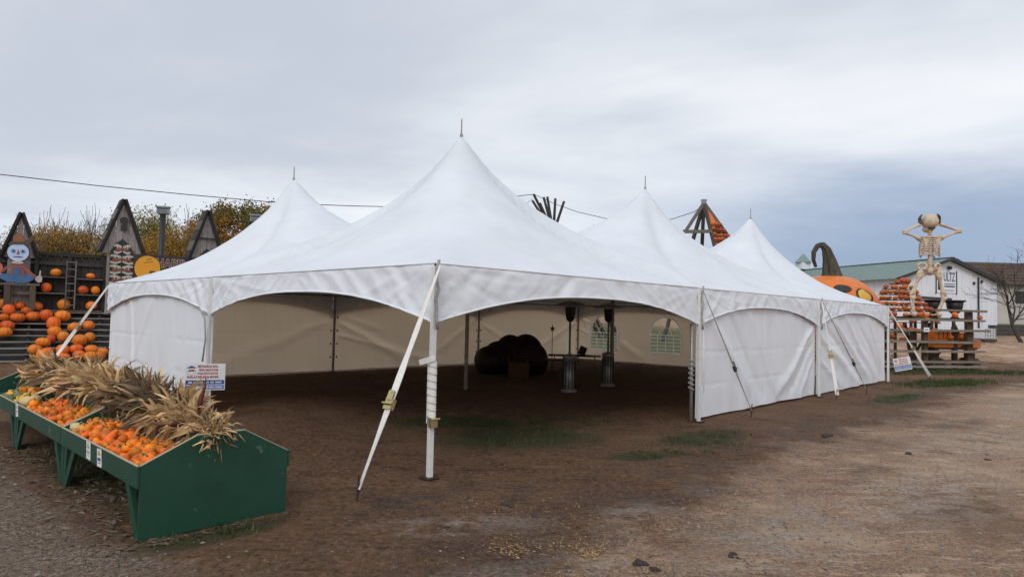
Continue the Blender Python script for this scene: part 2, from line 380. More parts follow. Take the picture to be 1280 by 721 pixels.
def make_ground():
    def axis(lo, hi, dense_lo, dense_hi, step, growth=1.16):
        a = list(np.arange(dense_lo, dense_hi, step)); s = step
        while a[-1] < hi: s *= growth; a.append(a[-1] + s)
        s = step; b = [dense_lo]
        while b[-1] > lo: s *= growth; b.append(b[-1] - s)
        return np.array(b[:0:-1] + a)
    xs = axis(-900, 900, -6.5, 10, .05, 1.1); ys = axis(-200, 1500, 3.0, 13, .05, 1.07)
    X, Y = np.meshgrid(xs, ys); Z = np.zeros(X.shape)
    road = pline(X, Y, ROAD, -1); left = pline(X, Y, LEFTR, 1)
    gr = np.clip(.5 + road / 1.3, 0, 1); lf = np.clip(.5 + left / .9, 0, 1)
    near = (X > -40) & (X < 60) & (Y > 0) & (Y < 70)
    for j, i in zip(*np.nonzero(near)):
        x, y = X[j, i], Y[j, i]
        d = noise.noise((x * .8, y * .8, 3)) * .022 + noise.noise((x * 2.7, y * 2.7, 1)) * .011
        if abs(x) < 11 and y < 14: d += noise.noise((x * 8, y * 8, 5)) * .006 + noise.noise((x * 15, y * 15, 9)) * .0035
        Z[j, i] = d * (1 - .45 * max(gr[j, i], lf[j, i])) + rise(x, y)
    far = ~near; Z[far] = np.vectorize(rise)(X[far], Y[far])
    # two shallow wheel ruts along the road edge
    for off in (.35, 1.75):
        Z -= .022 * np.exp(-((road - off) / .16) ** 2) * near
    ny, nx = X.shape
    idx = np.arange(nx * ny).reshape(ny, nx)
    F = np.stack([idx[:-1, :-1], idx[:-1, 1:], idx[1:, 1:], idx[1:, :-1]], -1).reshape(-1, 4)
    me = bpy.data.meshes.new('ground'); V = np.stack([X, Y, Z], -1).reshape(-1, 3)
    me.vertices.add(len(V)); me.vertices.foreach_set('co', V.ravel()); me.loops.add(F.size); me.loops.foreach_set('vertex_index', F.ravel())
    me.polygons.add(len(F)); me.polygons.foreach_set('loop_start', np.arange(0, F.size, 4)); me.polygons.foreach_set('use_smooth', np.ones(len(F), bool)); me.update(calc_edges=True)
    far_lot = np.clip((Y - 29) / 6, 0, 1) * np.clip((X - 4) / 8, 0, 1)
    a = np.maximum(np.clip(gr, 0, 1), far_lot)
    for nm, arr in (('gravel', a), ('grey', lf), ('grass', np.clip(gmask(X, Y) * 1.3 + .3, 0, 1)),
                    ('lawn', np.clip(np.maximum(np.clip((Y - 54) / 8, 0, 1) * np.clip((X - 20) / 10, 0, 1), ell(X, Y, 7, 40, 9, 11) * 2.5), 0, 1)),
                    ('damp', np.clip(np.maximum(.75 * (1 - np.abs(road + .2) / 1.5), blob(X, Y, DAMP)), 0, 1)), ('pale', np.clip(blob(X, Y, PALE), 0, 1))):
        at = me.attributes.new(nm, 'FLOAT', 'POINT'); at.data.foreach_set('value', arr.ravel().astype(np.float32))
    m = bpy.data.materials.new('dirt_and_gravel'); m.use_nodes = True; nt = m.node_tree; N = nt.nodes; L = nt.links
    b = N['Principled BSDF']; b.inputs['Specular IOR Level'].default_value = .25
    tc = N.new('ShaderNodeTexCoord')
    def noi(s, d=6, rg=.6, st=(1, 1, 1)):
        mp = N.new('ShaderNodeMapping'); mp.inputs['Scale'].default_value = st; mp.inputs['Rotation'].default_value = (0, 0, R(-47)) if st != (1, 1, 1) else (0, 0, 0)
        L.new(tc.outputs['Object'], mp.inputs[0])
        n = N.new('ShaderNodeTexNoise'); n.inputs['Scale'].default_value = s; n.inputs['Detail'].default_value = d; n.inputs['Roughness'].default_value = rg
        L.new(mp.outputs[0], n.inputs['Vector']); return n.outputs['Fac']
    def mth(op, a, bb):
        n = N.new('ShaderNodeMath'); n.operation = op
        for i, v in enumerate((a, bb)):
            if isinstance(v, (int, float)): n.inputs[i].default_value = v
            else: L.new(v, n.inputs[i])
        return n.outputs[0]
    def mr(v, a, bb, lo=0, hi=1):
        n = N.new('ShaderNodeMapRange'); L.new(v, n.inputs[0]); n.inputs[1].default_value = a; n.inputs[2].default_value = bb; n.inputs[3].default_value = lo; n.inputs[4].default_value = hi; return n.outputs[0]
    def mix(f, a, bb, mode='MIX'):
        n = N.new('ShaderNodeMix'); n.data_type = 'RGBA'; n.blend_type = mode
        if isinstance(f, (int, float)): n.inputs[0].default_value = f
        else: L.new(f, n.inputs[0])
        for i, v in ((6, a), (7, bb)):
            if isinstance(v, tuple): n.inputs[i].default_value = v + (1,)
            else: L.new(v, n.inputs[i])
        return n.outputs[2]
    def attr(nm):
        n = N.new('ShaderNodeAttribute'); n.attribute_name = nm; return n.outputs['Fac']
    big, mid, fine, xf = noi(.55, 5), noi(2.6, 6), noi(14, 8, .7), noi(75, 6, .75)
    tracks = noi(1.1, 5, .6, (.18, 1.5, 1))
    dirt = mix(mr(mid, .35, .65), (0.180, 0.093, 0.050), (0.089, 0.045, 0.025))
    dirt = mix(mr(big, .42, .66), dirt, (0.192, 0.109, 0.062))
    dirt = mix(mr(fine, .52, .66), dirt, (0.310, 0.176, 0.098))
    dirt = mix(mr(xf, .56, .68), dirt, (0.344, 0.199, 0.114)); dirt = mix(mr(xf, .44, .34), dirt, (0.052, 0.028, 0.017))
    dirt = mix(mr(fine, .45, .34), dirt, (0.041, 0.022, 0.012))
    pat = noi(24, 6, .65); str_ = noi(5, 7, .65, (.35, 1.4, 1))
    grav = mix(mr(mid, .3, .7), (0.420, 0.265, 0.167), (0.282, 0.172, 0.108))
    grav = mix(mr(tracks, .50, .68), grav, (0.214, 0.125, 0.075))
    grav = mix(mr(tracks, .42, .30), grav, (0.472, 0.302, 0.189))
    grav = mix(mr(fine, .54, .66), grav, (0.549, 0.357, 0.228)); grav = mix(mr(fine, .45, .35), grav, (0.172, 0.103, 0.063))
    grav = mix(mr(xf, .53, .62), grav, (0.721, 0.490, 0.328)); grav = mix(mr(xf, .47, .37), grav, (0.111, 0.066, 0.043))
    grey = mix(mr(mid, .3, .7), (0.232, 0.166, 0.120), (0.151, 0.106, 0.075)); grey = mix(mr(xf, .53, .63), grey, (0.549, 0.398, 0.288)); grey = mix(mr(xf, .47, .37), grey, (0.061, 0.041, 0.029))
    dirt = mix(mr(pat, .54, .68), dirt, (0.163, 0.097, 0.056)); dirt = mix(mr(pat, .46, .32), dirt, (0.044, 0.024, 0.013))
    dirt = mix(mr(str_, .56, .68), dirt, (0.200, 0.121, 0.071)); dirt = mix(mr(str_, .44, .30), dirt, (0.041, 0.023, 0.012))
    grav = mix(mr(pat, .53, .68), grav, (0.568, 0.408, 0.282)); grav = mix(mr(pat, .47, .30), grav, (0.182, 0.117, 0.076))
    grav = mix(mr(str_, .54, .64), grav, (0.605, 0.428, 0.290)); grav = mix(mr(str_, .43, .30), grav, (0.188, 0.114, 0.071))
    grav = mix(mr(big, .55, .68), grav, (0.532, 0.377, 0.257)); grav = mix(mth('MULTIPLY', mr(big, .45, .34), .7), grav, (0.206, 0.128, 0.081))
    grey = mix(mr(pat, .54, .64), grey, (0.399, 0.306, 0.232)); grey = mix(mr(pat, .46, .36), grey, (0.061, 0.044, 0.032))
    jit = mth('ADD', mth('MULTIPLY', mth('SUBTRACT', mid, .5), 1.7), mth('MULTIPLY', mth('SUBTRACT', big, .5), 1.5))
    jit = mth('ADD', jit, mth('MULTIPLY', mth('SUBTRACT', tracks, .5), .9))
    fg = mr(mth('ADD', attr('gravel'), jit), .34, .74); fl = mr(mth('ADD', attr('grey'), mth('MULTIPLY', jit, .6)), .3, .7)
    col = mix(fg, dirt, grav); col = mix(fl, col, grey)
    dm = mth('MULTIPLY', attr('damp'), mr(mth('ADD', mth('MULTIPLY', noi(1.3, 7), .6), mth('MULTIPLY', str_, .4)), .46, .54)); pl = mth('MULTIPLY', attr('pale'), mr(mth('ADD', mth('MULTIPLY', mid, .6), mth('MULTIPLY', str_, .4)), .45, .54)); col = mix(mth('MULTIPLY', pl, .70), col, mix(mr(pat, .40, .62), (.30, .24, .19), (.56, .47, .40)))
    col = mix(mth('MULTIPLY', dm, .78), col, mix(mr(pat, .40, .62), (.040, .026, .019), (.125, .086, .064)))
    gs = mr(mth('ADD', attr('grass'), mth('MULTIPLY', mth('SUBTRACT', fine, .5), 1.6)), .35, .85)
    col = mix(mth('MULTIPLY', gs, .75), col, (.048, .056, .02)); col = mix(attr('lawn'), col, (.10, .11, .04))
    L.new(col, b.inputs['Base Color'])
    L.new(mr(dm, 0, 1, .9, .62), b.inputs['Roughness'])
    bp = N.new('ShaderNodeBump'); bp.inputs['Distance'].default_value = .06; bp.inputs['Strength'].default_value = 1
    L.new(mth('ADD', fine, mth('MULTIPLY', xf, .45)), bp.inputs['Height']); L.new(bp.outputs[0], b.inputs['Normal'])
    me.materials.append(m)
    o = link('ground', me); structure(o); o['label'] = 'brown dirt yard running into tan gravel'
make_ground()

def scatter_stones(n, seed):
    rnd = random.Random(seed); mb = MB()
    ico = [(0, 0, 1), (.9, 0, .2), (.28, .85, .1), (-.72, .53, .25), (-.72, -.5, .15), (.28, -.85, .22), (0, 0, -.6)]
    fc = [(0, 1, 2), (0, 2, 3), (0, 3, 4), (0, 4, 5), (0, 5, 1), (6, 2, 1), (6, 3, 2), (6, 4, 3), (6, 5, 4), (6, 1, 5)]
    pts = []
    while len(pts) < n:
        y = 3.2 + 12 * rnd.random() ** 1.9; x = rnd.uniform(-.85, .85) * y; pts.append((x, y))
    A = np.array(pts); rd = pline(A[:, 0], A[:, 1], ROAD, -1); lf = pline(A[:, 0], A[:, 1], LEFTR, 1)
    for (x, y), a, b in zip(pts, rd, lf):
        k = max(a, b)
        if k < 0 and rnd.random() > .10 * math.exp(k): continue
        s = rnd.uniform(.005, .013) * (1.0 + .9 * (rnd.random() < .06)) ; ca = rnd.random() * 6.3; c, q = math.cos(ca), math.sin(ca); sx, sy, sz = s * rnd.uniform(.8, 1.5), s * rnd.uniform(.7, 1.1), s * rnd.uniform(.5, .9)
        z = groundz(x, y)
        mb.add([(x + (u * c * sx - v * q * sy), y + (u * q * sx + v * c * sy), z + w * sz) for u, v, w in ico], fc)
    o = mb.build('gravel_stones', stone_m); stuff(o, 'loose tan and grey gravel stones on the road', 'gravel')
GD = bpy.data.objects['ground']
from mathutils.bvhtree import BVHTree
_bm = bmesh.new(); _bm.from_mesh(GD.data); BV = BVHTree.FromBMesh(_bm); _bm.free()
def groundz(x, y):
    h = BV.ray_cast(Vector((x, y, 50)), Vector((0, 0, -1)))
    return h[0].z if h[0] else 0
scatter_stones(24000, 3)

def scatter_bits(name, m, n, region, size, seed, label, cat, lift=.004):
    rnd = random.Random(seed); mb = MB(); k = 0
    while k < n:
        x, y = region(rnd); k += 1
        z = groundz(x, y) + lift; a = rnd.random() * 6.3; l = rnd.uniform(*size); w = l * rnd.uniform(.12, .35); t1, t2 = rnd.uniform(-.5, .5) * l, rnd.uniform(0, .4) * w
        d = Vector((math.cos(a), math.sin(a), 0)); s = Vector((-d.y, d.x, 0)); c = Vector((x, y, z))
        mb.add([c - d * l / 2 + s * w * .3, c - s * w / 2 + Vector((0, 0, t2 + .004)), c + d * l / 2 + Vector((0, 0, abs(t1) * .5)), c + s * w / 2 + Vector((0, 0, .003))], [(0, 1, 2), (0, 2, 3)])
    o = mb.build(name, m); return stuff(o, label, cat)
def reg_gauss(cx, cy, sx, sy): return lambda rnd: (rnd.gauss(cx, sx), rnd.gauss(cy, sy))
def reg_band(rnd):
    y = 4 + 9 * rnd.random() ** 1.6; return (rnd.uniform(-.6, .5) * y, y)
def reg_straw(rnd):
    c = rnd.choice([(.05, 5.2, .12, .10), (.55, 5.3, .14, .08), (.62, 5.15, .07, .06), (.3, 5.2, .5, .3), (.1, 6.1, .5, .25)]); return (rnd.gauss(c[0], c[2]), rnd.gauss(c[1], c[3]))
scatter_bits('straw_litter', straw_m, 1500, reg_straw, (.012, .042), 5, 'scatter of yellow straw on the damp dirt at the road edge', 'straw')
scatter_bits('leaf_litter', litter_m, 1500, reg_band, (.015, .055), 6, 'small dry leaf scraps strewn over the dirt', 'leaf litter')
def reg_bin(rnd):
    s = rnd.uniform(-.2, 5); w = rnd.gauss(.25, .3); return (-2.85 - .725 * s + .689 * w, 5.16 + .689 * s + .725 * w)
scatter_bits('husk_litter', litter_m, 1500, reg_bin, (.03, .13), 8, 'fallen husk scraps and leaves under the green stands', 'husk litter')

def grass(name, n, ells, seed, h, label):
    rnd = random.Random(seed); mb = MB(); tot = sum(e[2] * e[3] for e in ells)
    for cx, cy, a, b, an in ells:
        c, s = math.cos(an), math.sin(an)
        for _ in range(int(n * a * b / tot)):
            u, v = rnd.gauss(0, .42) * a, rnd.gauss(0, .42) * b; x, y = cx + u * c - v * s, cy + u * s + v * c
            if nz(x * 2.6, y * 2.6, 7) < .0 and rnd.random() < .88: continue
            z = groundz(x, y) - .004; hh = h * rnd.uniform(.4, 1.2); t = rnd.random() * 6.3; w = .004 + hh * .06; l = rnd.uniform(.1, .8) * hh
            dx, dy = math.cos(t), math.sin(t)
            mb.add([(x - dy * w, y + dx * w, z), (x + dy * w, y - dx * w, z), (x + dx * l * .4 + dy * w * .7, y + dy * l * .4 - dx * w * .7, z + hh * .65), (x + dx * l, y + dy * l, z + hh)], [(0, 1, 2), (0, 2, 3)])
    o = mb.build(name, grassm); return stuff(o, label, 'grass')
grass('grass', 12000, GRASS[0:3] + [GRASS[7], (.4, 11.2, 2.4, .9, .3), (2.6, 9.3, 1.3, .4, .6)], 1, .04, 'thin patchy grass at the mouth of the tent')
grass('grass', 7000, [GRASS[3]], 2, .09, 'green grass patch at the far right corner of the tent')
grass('grass', 9000, GRASS[4:6], 3, .11, 'rough grass along the foot of the plank rack')
grass('grass', 2600, [GRASS[6], GRASS[9]], 4, .05, 'sparse grass around the green stands')
grass('grass', 1500, [GRASS[8]], 5, .04, 'short grass beside the white side wall')

def clods():
    rnd = random.Random(4); k = 0
    spots = [(.0, 6.35, .11, 'flat dark clod of mud on the dirt in front of the tent pole'), (1.75, 5.15, .07, 'dark clod on the gravel beside the straw'), (5.6, 9.3, .09, 'dark lump of mud on the road, leftmost of the lumps at right'),
             (6.5, 9.0, .08, 'dark lump of mud on the road, second lump from the left'), (7.2, 8.75, .1, 'dark lump of mud on the road, third lump from the left'), (7.75, 8.6, .1, 'dark lump of mud on the road, rightmost of the lumps'),
             (5.1, 10.6, .16, 'broad dark muddy patch lump by the wheel track'), (1.0, 4.95, .1, 'dark lump of wet soil below the straw patch')]
    for x, y, s, lab in spots:
        mb = MB()
        for q_ in range(6):
            e = s * rnd.uniform(.22, .5); mb.ball((rnd.gauss(0, .45) * s, rnd.gauss(0, .22) * s, 0), (e, e * .7, e * .42), 9, 5, lambda q, d: q * (1 + .7 * noise.noise(d * 2.3 + Vector((x + q_, y, 0)))))
        o = mb.build('mud_clod', clod_m, None, True, (x, y, groundz(x, y) + s * .05)); o.rotation_euler = (0, 0, rnd.random() * 3); tag(o, lab, 'clod', 'dark clods of mud on the ground')
clods()

# ------------------------------------------------------------------ the marquee
BAY = 6.096; EAVE = 2.3885; PEAK = 5.049; NU, NV = 3, 2
T = thing('frame_tent', 'large white high peak tent with scalloped valance standing on the dirt yard', 'tent', (-.8696, 7.4171, 0), math.pi / 2 - .762)
def inner_h(k):          # interior valley rising from the outer eave, k metres from it
    return EAVE + 1.0 * (1 - math.exp(-k / 1.35))
def bound_h(u, v):       # height on the rim of a bay (u, v in metres over the whole tent)
    k = min(u, NU * BAY - u, v, NV * BAY - v)
    if k < 1e-4: return EAVE
    iu, iv = u / BAY, v / BAY
    du, dv = abs(iu - round(iu)), abs(iv - round(iv))
    dip = 1 - .35 * math.exp(-((du * BAY) ** 2 + (dv * BAY) ** 2) / 1.0) * (1 if k > 3 else 0)
    return EAVE + (inner_h(k) - EAVE) * dip
PROF = [(0, 1), (.035, .925), (.07, .85), (.11, .765), (.16, .672), (.22, .58), (.29, .488), (.37, .40), (.47, .31), (.58, .225), (.7, .15), (.82, .082), (.92, .034), (1, 0)]
def roof(u, v):
    iu = min(NU - 1, int(u / BAY)); iv = min(NV - 1, int(v / BAY))
    s, t = (u / BAY - iu) * 2 - 1, (v / BAY - iv) * 2 - 1
    mx = max(abs(s), abs(t))
    if mx < 1e-5: return PEAK
    eu = math.hypot(s, t); w = sstep(.25, .95, mx); rho = lerp(eu * .80, mx, w)
    qu, qv = (iu + .5 + s / mx / 2) * BAY, (iv + .5 + t / mx / 2) * BAY
    zb = bound_h(min(max(qu, 0), NU * BAY), min(max(qv, 0), NV * BAY))
    z = zb + (PEAK - zb) * tab(PROF, min(1, rho))
    # a slack seam running from the peak to each corner
    crease = math.exp(-((abs(s) - abs(t)) / .03) ** 2) * .006 * (1 - rho)
    k = min(u, NU * BAY - u, v, NV * BAY - v)
    return z + crease + .012 * nz(u * .9, v * .9, 2) * min(1, k * 2) + .006 * nz(u * 3, v * 3, 5) * min(1, k * 2)
for iu in range(NU):
    for iv in range(NV):
        n = 48
        def ease(a): return .5 - .5 * math.copysign(abs(1 - 2 * a) ** 1.25, 1 - 2 * a)
        def fn(a, b):
            u, v = (iu + ease(a)) * BAY, (iv + ease(b)) * BAY
            return (u, v, roof(u, v))
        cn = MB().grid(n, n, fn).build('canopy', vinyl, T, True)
        f = MB(); cx, cy = (iu + .5) * BAY, (iv + .5) * BAY
        f.lathe([(.03, -.08), (.03, .0), (.016, .02), (.013, .06), (.012, .26), (.004, .30)], (cx, cy, PEAK), 10)
        f.build('finial', pole_dark, cn, True)

def side_frame(side, i):     # origin, along, outward for one outer side of a bay
    if side == 'front': return Vector((i * BAY, 0, 0)), Vector((1, 0, 0)), Vector((0, -1, 0))
    if side == 'left': return Vector((0, i * BAY, 0)), Vector((0, 1, 0)), Vector((-1, 0, 0))
    if side == 'back': return Vector((i * BAY, NV * BAY, 0)), Vector((1, 0, 0)), Vector((0, 1, 0))
    return Vector((NU * BAY, i * BAY, 0)), Vector((0, 1, 0)), Vector((1, 0, 0))
SIDES = [('front', i) for i in range(NU)] + [('left', i) for i in range(NV)] + [('back', i) for i in range(NU)] + [('right', i) for i in range(NV)]
OPEN = {('front', 0), ('left', 0)}
def arch_depth(a): return .285 + .375 * abs(2 * a - 1) ** 2.3
def wrinkle(a, dz, seed):        # folds fan out of the two upper corners, puckers hang from the eave
    x = a * BAY; xr = BAY - x; w = 0
    for q, s in ((x, 1), (xr, 2)):
        ang = math.atan2(dz + .02, q + .02); rr = math.hypot(q, dz)
        w += ((1 - abs(nz(ang * 7, rr * .7, seed + s * 5))) ** 4 - .4) * .030 * math.exp(-rr / 1.5) * sstep(.02, .25, rr)
    sk = x * 6.5 + dz * (5 if a < .5 else -5) * (1 - .2 * nz(x, seed, 1))
    sk2 = x * 15 + dz * (16 if a < .5 else -16)
    w += .008 * math.sin(sk * 1.5 + 4.4 * nz(x * 1.3, seed, 4)) * sstep(.0, .10, dz) * max(0, .45 + .9 * nz(x * .9, 3, seed)) * 1.5
    w += .006 * math.sin(sk2 + 4 * nz(x * 1.7, dz * 2, seed)) * sstep(.0, .06, dz) * max(0, .4 + nz(x * 1.1, 8, seed)) * 1.5
    w += ((1 - abs(nz(x * 5 + dz * (6 if a < .5 else -6), dz * 1.5, seed + 3))) ** 5 - .3) * .016 * sstep(0, .08, dz)
    w += .010 * nz(x * 4.3 + dz * (4 if a < .5 else -4), dz * 1.2, seed) * sstep(0, .1, dz)
    return w
for k, (side, i) in enumerate(SIDES):
    O, ax, ou = side_frame(side, i)
    def fn(a, b):
        dz = arch_depth(a) * b; off = .012 + .02 * b + wrinkle(a, dz, k * 3.1) * (1 if b > 0 else 0)
        return O + ax * (a * BAY) + ou * off + Vector((0, 0, EAVE + .003 - dz))
    va = MB().grid(110, 14, fn).build('valance', valance_m, T, True)
    pts = [O + ax * (a * BAY) + ou * (.033 + wrinkle(a, arch_depth(a), k * 3.1)) + Vector((0, 0, EAVE - arch_depth(a) - .006)) for a in [j / 60 for j in range(61)]]
    MB().tube(pts, .013, 6).build('piping', valance_m, va, True)
    e = MB().tube([O + ax * (a * BAY) + ou * .014 + Vector((0, 0, EAVE + .002)) for a in (0, .25, .5, .75, 1)], .012, 6).build('eave_welt', valance_m, va, True)
    a0, a1 = O - ou * .06, O + ax * BAY - ou * .06
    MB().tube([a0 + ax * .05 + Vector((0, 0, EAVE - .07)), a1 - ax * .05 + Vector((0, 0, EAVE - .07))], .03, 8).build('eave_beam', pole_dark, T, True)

# walls
def wall_off(x, z, seed, folds, slack):
    o = .030 * nz(x * 1.1 + .35 * z, z * .35, seed) + .016 * nz(x * 3.1 + .5 * z, z * .6, seed + 4) + .005 * nz(x * 8, z * 2.2, seed + 9)
    for (x0, z0, x1, z1, amp, wid) in folds:
        dx, dz = x1 - x0, z1 - z0; L2 = dx * dx + dz * dz; t = ((x - x0) * dx + (z - z0) * dz) / L2; tt = min(1, max(0, t))
        d = ((x - x0) * dz - (z - z0) * dx) / math.sqrt(L2) + .06 * nz(x, z, seed + 2)
        fade = sstep(-.1, .1, t) * (1 - sstep(.75, 1.12, t)); o += amp * math.exp(-(d / (wid * (.5 + .8 * tt))) ** 2) * fade
    for zc in (.62, 1.22): o -= .012 * math.exp(-((z - zc - .01 * nz(x, seed, 0)) / .018) ** 2) * (1 if nz(x * .7, zc, seed) > -.15 else .2)
    for xc in (1.5, 3.0, 4.55): o -= .010 * math.exp(-((x - xc) / .02) ** 2)
    return o * slack
WALLS = {('left', 1): [(3.2, 2.0, 4.6, 0, .03, .10), (4.6, 2.0, 4.2, .1, .03, .09), (1.0, 2.0, 1.6, .6, .015, .1)],
         ('front', 1): [(.6, 1.9, 2.5, .1, .05, .16), (1.4, 1.9, 3.0, .1, -.035, .10), (2.3, 1.95, 3.6, .2, .04, .09), (5.9, 1.7, 3.6, .1, .05, .13), (5.9, 1.3, 4.3, .1, -.03, .1), (5.9, .9, 5.0, .1, .03, .08)],
         ('front', 2): [(.1, 1.6, 3.4, .05, .06, .14), (.5, 1.85, 4.0, .05, -.045, .11), (1.2, 1.9, 4.6, .1, .055, .12), (2.2, 2.0, 5.2, .05, .05, .12), (3.3, 2.0, 5.8, .1, -.04, .1), (.1, 1.0, 2.0, .05, .04, .1), (4.2, 2.0, 5.9, .4, .04, .1)],
         ('back', 0): [(5.9, 1.5, 2.0, .1, .04, .2), (.3, 1.7, 2.6, .2, .035, .16)], ('back', 1): [(.2, 1.5, 3.0, .2, .07, .13), (.2, 1.1, 4.5, .1, .05, .12), (5.9, 1.6, 3.8, .3, .05, .14), (.2, 1.75, 2.0, 1.2, .03, .1)],
         ('back', 2): [(.2, 1.5, 3.0, .2, .05, .13), (5.9, 1.6, 3.2, .4, .05, .14)],
         ('right', 0): [(5.8, 1.7, 2.0, .1, .05, .2)], ('right', 1): [(5.9, 1.8, 2.6, .15, .09, .14), (5.9, 1.3, 3.9, .05, .05, .12), (5.9, 1.9, 4.9, .1, .05, .1)]}
WIN = [BAY - 4.41, BAY - 1.445]      # window centres on the right bay nearest the back, along +v
for (side, i), folds in WALLS.items():
    O, ax, ou = side_frame(side, i); sd_ = hash((side == 'left', side == 'back', i)) % 7 + .3
    wins = []
    if side == 'right': wins = WIN
    HW, Z0, ZS = .71, .48, 1.19
    def inwin(x, z):
        for c in wins:
            if abs(x - c) < HW and Z0 < z < ZS: return True
            if z >= ZS and math.hypot(x - c, z - ZS) < HW: return True
        return False
    nx, nzv = 122, 52; mb = MB()
    def P(x, z):
        edge = sstep(0, .25, x) * sstep(0, .25, BAY - x)
        win = min([1] + [sstep(HW, HW + .35, max(abs(x - c), 0)) for c in wins]) if wins else 1
        o = wall_off(x, z, sd_, folds, edge * (.15 + .85 * win)) + .05 * sstep(.5, 0, z) * nz(x * 1.7, sd_, 1)
        zz = z + .02 * nz(x * .8, sd_, 8) * (z < .3)
        return O + ax * x - ou * (.045 - o) + Vector((0, 0, zz))
    top = lambda x: EAVE - arch_depth(x / BAY) + .10
    xs = [.04 + (BAY - .08) * a / nx for a in range(nx + 1)]
    vs = []; fs = []
    for j in range(nzv + 1):
        for x in xs: vs.append(P(x, lerp(.05, top(x), j / nzv)))
    for j in range(nzv):
        for a in range(nx):
            xm = (xs[a] + xs[a + 1]) / 2; zm = lerp(.05, top(xm), (j + .5) / nzv)
            if not inwin(xm, zm): fs.append((j * (nx + 1) + a, j * (nx + 1) + a + 1, (j + 1) * (nx + 1) + a + 1, (j + 1) * (nx + 1) + a))
    w = mb.add(vs, fs).build('side_wall', wall_m, T, True)
    for c in wins:
        def Q(x, z, d=0): return O + ax * x - ou * (.045 + d) + Vector((0, 0, z))
        outl = [(c - HW, Z0), (c + HW, Z0)] + [(c + HW * math.cos(t), ZS + HW * math.sin(t)) for t in [math.pi * q / 18 for q in range(19)]]
        MB().prism(outl, (.0, .004), lambda a, b, d: Q(a, b, d)).build('window_pane', clear, w)
        fr = MB()
        ring = outl + [outl[0]]
        fr.tube([Q(a, b, .002) for a, b in ring], .045, 6)
        for q in range(1, 4):
            x = c - HW + 2 * HW * q / 4
            fr.beam(Q(x, Z0, .006), Q(x, ZS, .006), .022, .012)
        for q in range(6):
            z = Z0 + (ZS - Z0) * (q + .0) / 5
            if q: fr.beam(Q(c - HW, z, .009), Q(c + HW, z, .009), .012, .028 if q == 5 else .022)
        for t in (30, 60, 90, 120, 150):
            fr.beam(Q(c + .28 * math.cos(R(t)), ZS + .28 * math.sin(R(t)), .008), Q(c + HW * math.cos(R(t)), ZS + HW * math.sin(R(t)), .008), .022, .012)
        fr.tube([Q(c + .28 * math.cos(t), ZS + .28 * math.sin(t), .01) for t in [math.pi * q / 10 for q in range(11)]], .013, 5)
        fr.build('window_frame', frame_m, w)

# legs, base plates and the straps wound on them
def leg(u, v, m, r=.029, sq=True):
    mb = MB()
    if sq: mb.box((u, v, EAVE / 2 - .03), (r * 2, r * 2, EAVE - .02))
    else: mb.tube([(u, v, 0.01), (u, v, EAVE - .05)], r, 10)
    o = mb.build('tent_leg', m, T, not sq, None, .006 if sq else 0)
    MB().box((u, v, .012), (.17, .17, .014)).build('base_plate', iron, o)
    return o
IN = .07
per = [(0, 0), (1, 0), (2, 0), (3, 0), (0, 1), (0, 2), (1, 2), (2, 2), (3, 1), (3, 2)]
for u, v in per:
    ou = Vector(((-1 if u == 0 else 1 if u == 3 else 0), (-1 if v == 0 else 1 if v == 2 else 0), 0))
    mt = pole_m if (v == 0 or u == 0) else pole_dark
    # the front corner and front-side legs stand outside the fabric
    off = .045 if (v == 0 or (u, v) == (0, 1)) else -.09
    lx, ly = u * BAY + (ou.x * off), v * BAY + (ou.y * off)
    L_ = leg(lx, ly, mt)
    if v == 2 or u == 3:
        for zc in (.45, .85, 1.25, 1.65):
            for s in (-1, 1):
                dd = Vector((s * .11, 0, 0)) if v == 2 else Vector((0, s * .11, 0))
                MB().ball(Vector((lx, ly, zc)) + dd, (.028, .028, .028), 8, 6).build('wall_clip', black_m, L_, True)
for u, v in ((1, 1), (2, 1)):
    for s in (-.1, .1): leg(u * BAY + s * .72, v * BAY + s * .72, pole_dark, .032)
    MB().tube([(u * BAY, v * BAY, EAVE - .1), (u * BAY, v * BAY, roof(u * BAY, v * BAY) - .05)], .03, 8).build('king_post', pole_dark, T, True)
# the extra pole and knotted strap beside the second front leg
mb = MB(); mb.tube([(BAY - .16, .02, 0), (BAY - .16, .02, 1.75)], .03, 8); xl = mb.build('support_pole', pole_dark, T, True)
pts = [(BAY - .16 + .05 * math.cos(t * 2.1), .02 + .05 * math.sin(t * 2.1), 1.15 - t * .028) for t in [q * .35 for q in range(60)]]
MB().tube(pts, .010, 5).build('wound_strap', thin_m, xl, True)
# spiral strap on the front corner leg
lx, ly = -.045, -.045
vs = MB(); prev = None
for q in range(150):
    t = q / 149; a = t * 2 * math.pi * 8.5; z = 1.32 - .68 * t
    c, s = math.cos(a), math.sin(a); rr = .052
    vs.v.append((lx + rr * c, ly + rr * s, z + .036)); vs.v.append((lx + rr * c * 1.04, ly + rr * s * 1.04, z - .036))
    if q: b = 2 * q; vs.f.append((b - 2, b - 1, b + 1, b))
vs.build('wound_strap', web_m, T, True)
MB().box((lx - .02, ly - .06, .62), (.09, .05, .10)).tube([(lx - .07, ly - .09, .66), (lx + .05, ly - .09, .66)], .012, 6).build('ratchet_buckle', brass, T)
MB().beam((lx - .02, ly - .06, 1.33), (lx - .17, ly + .02, 1.28), .012, .06).build('strap_tail', web_m, T)

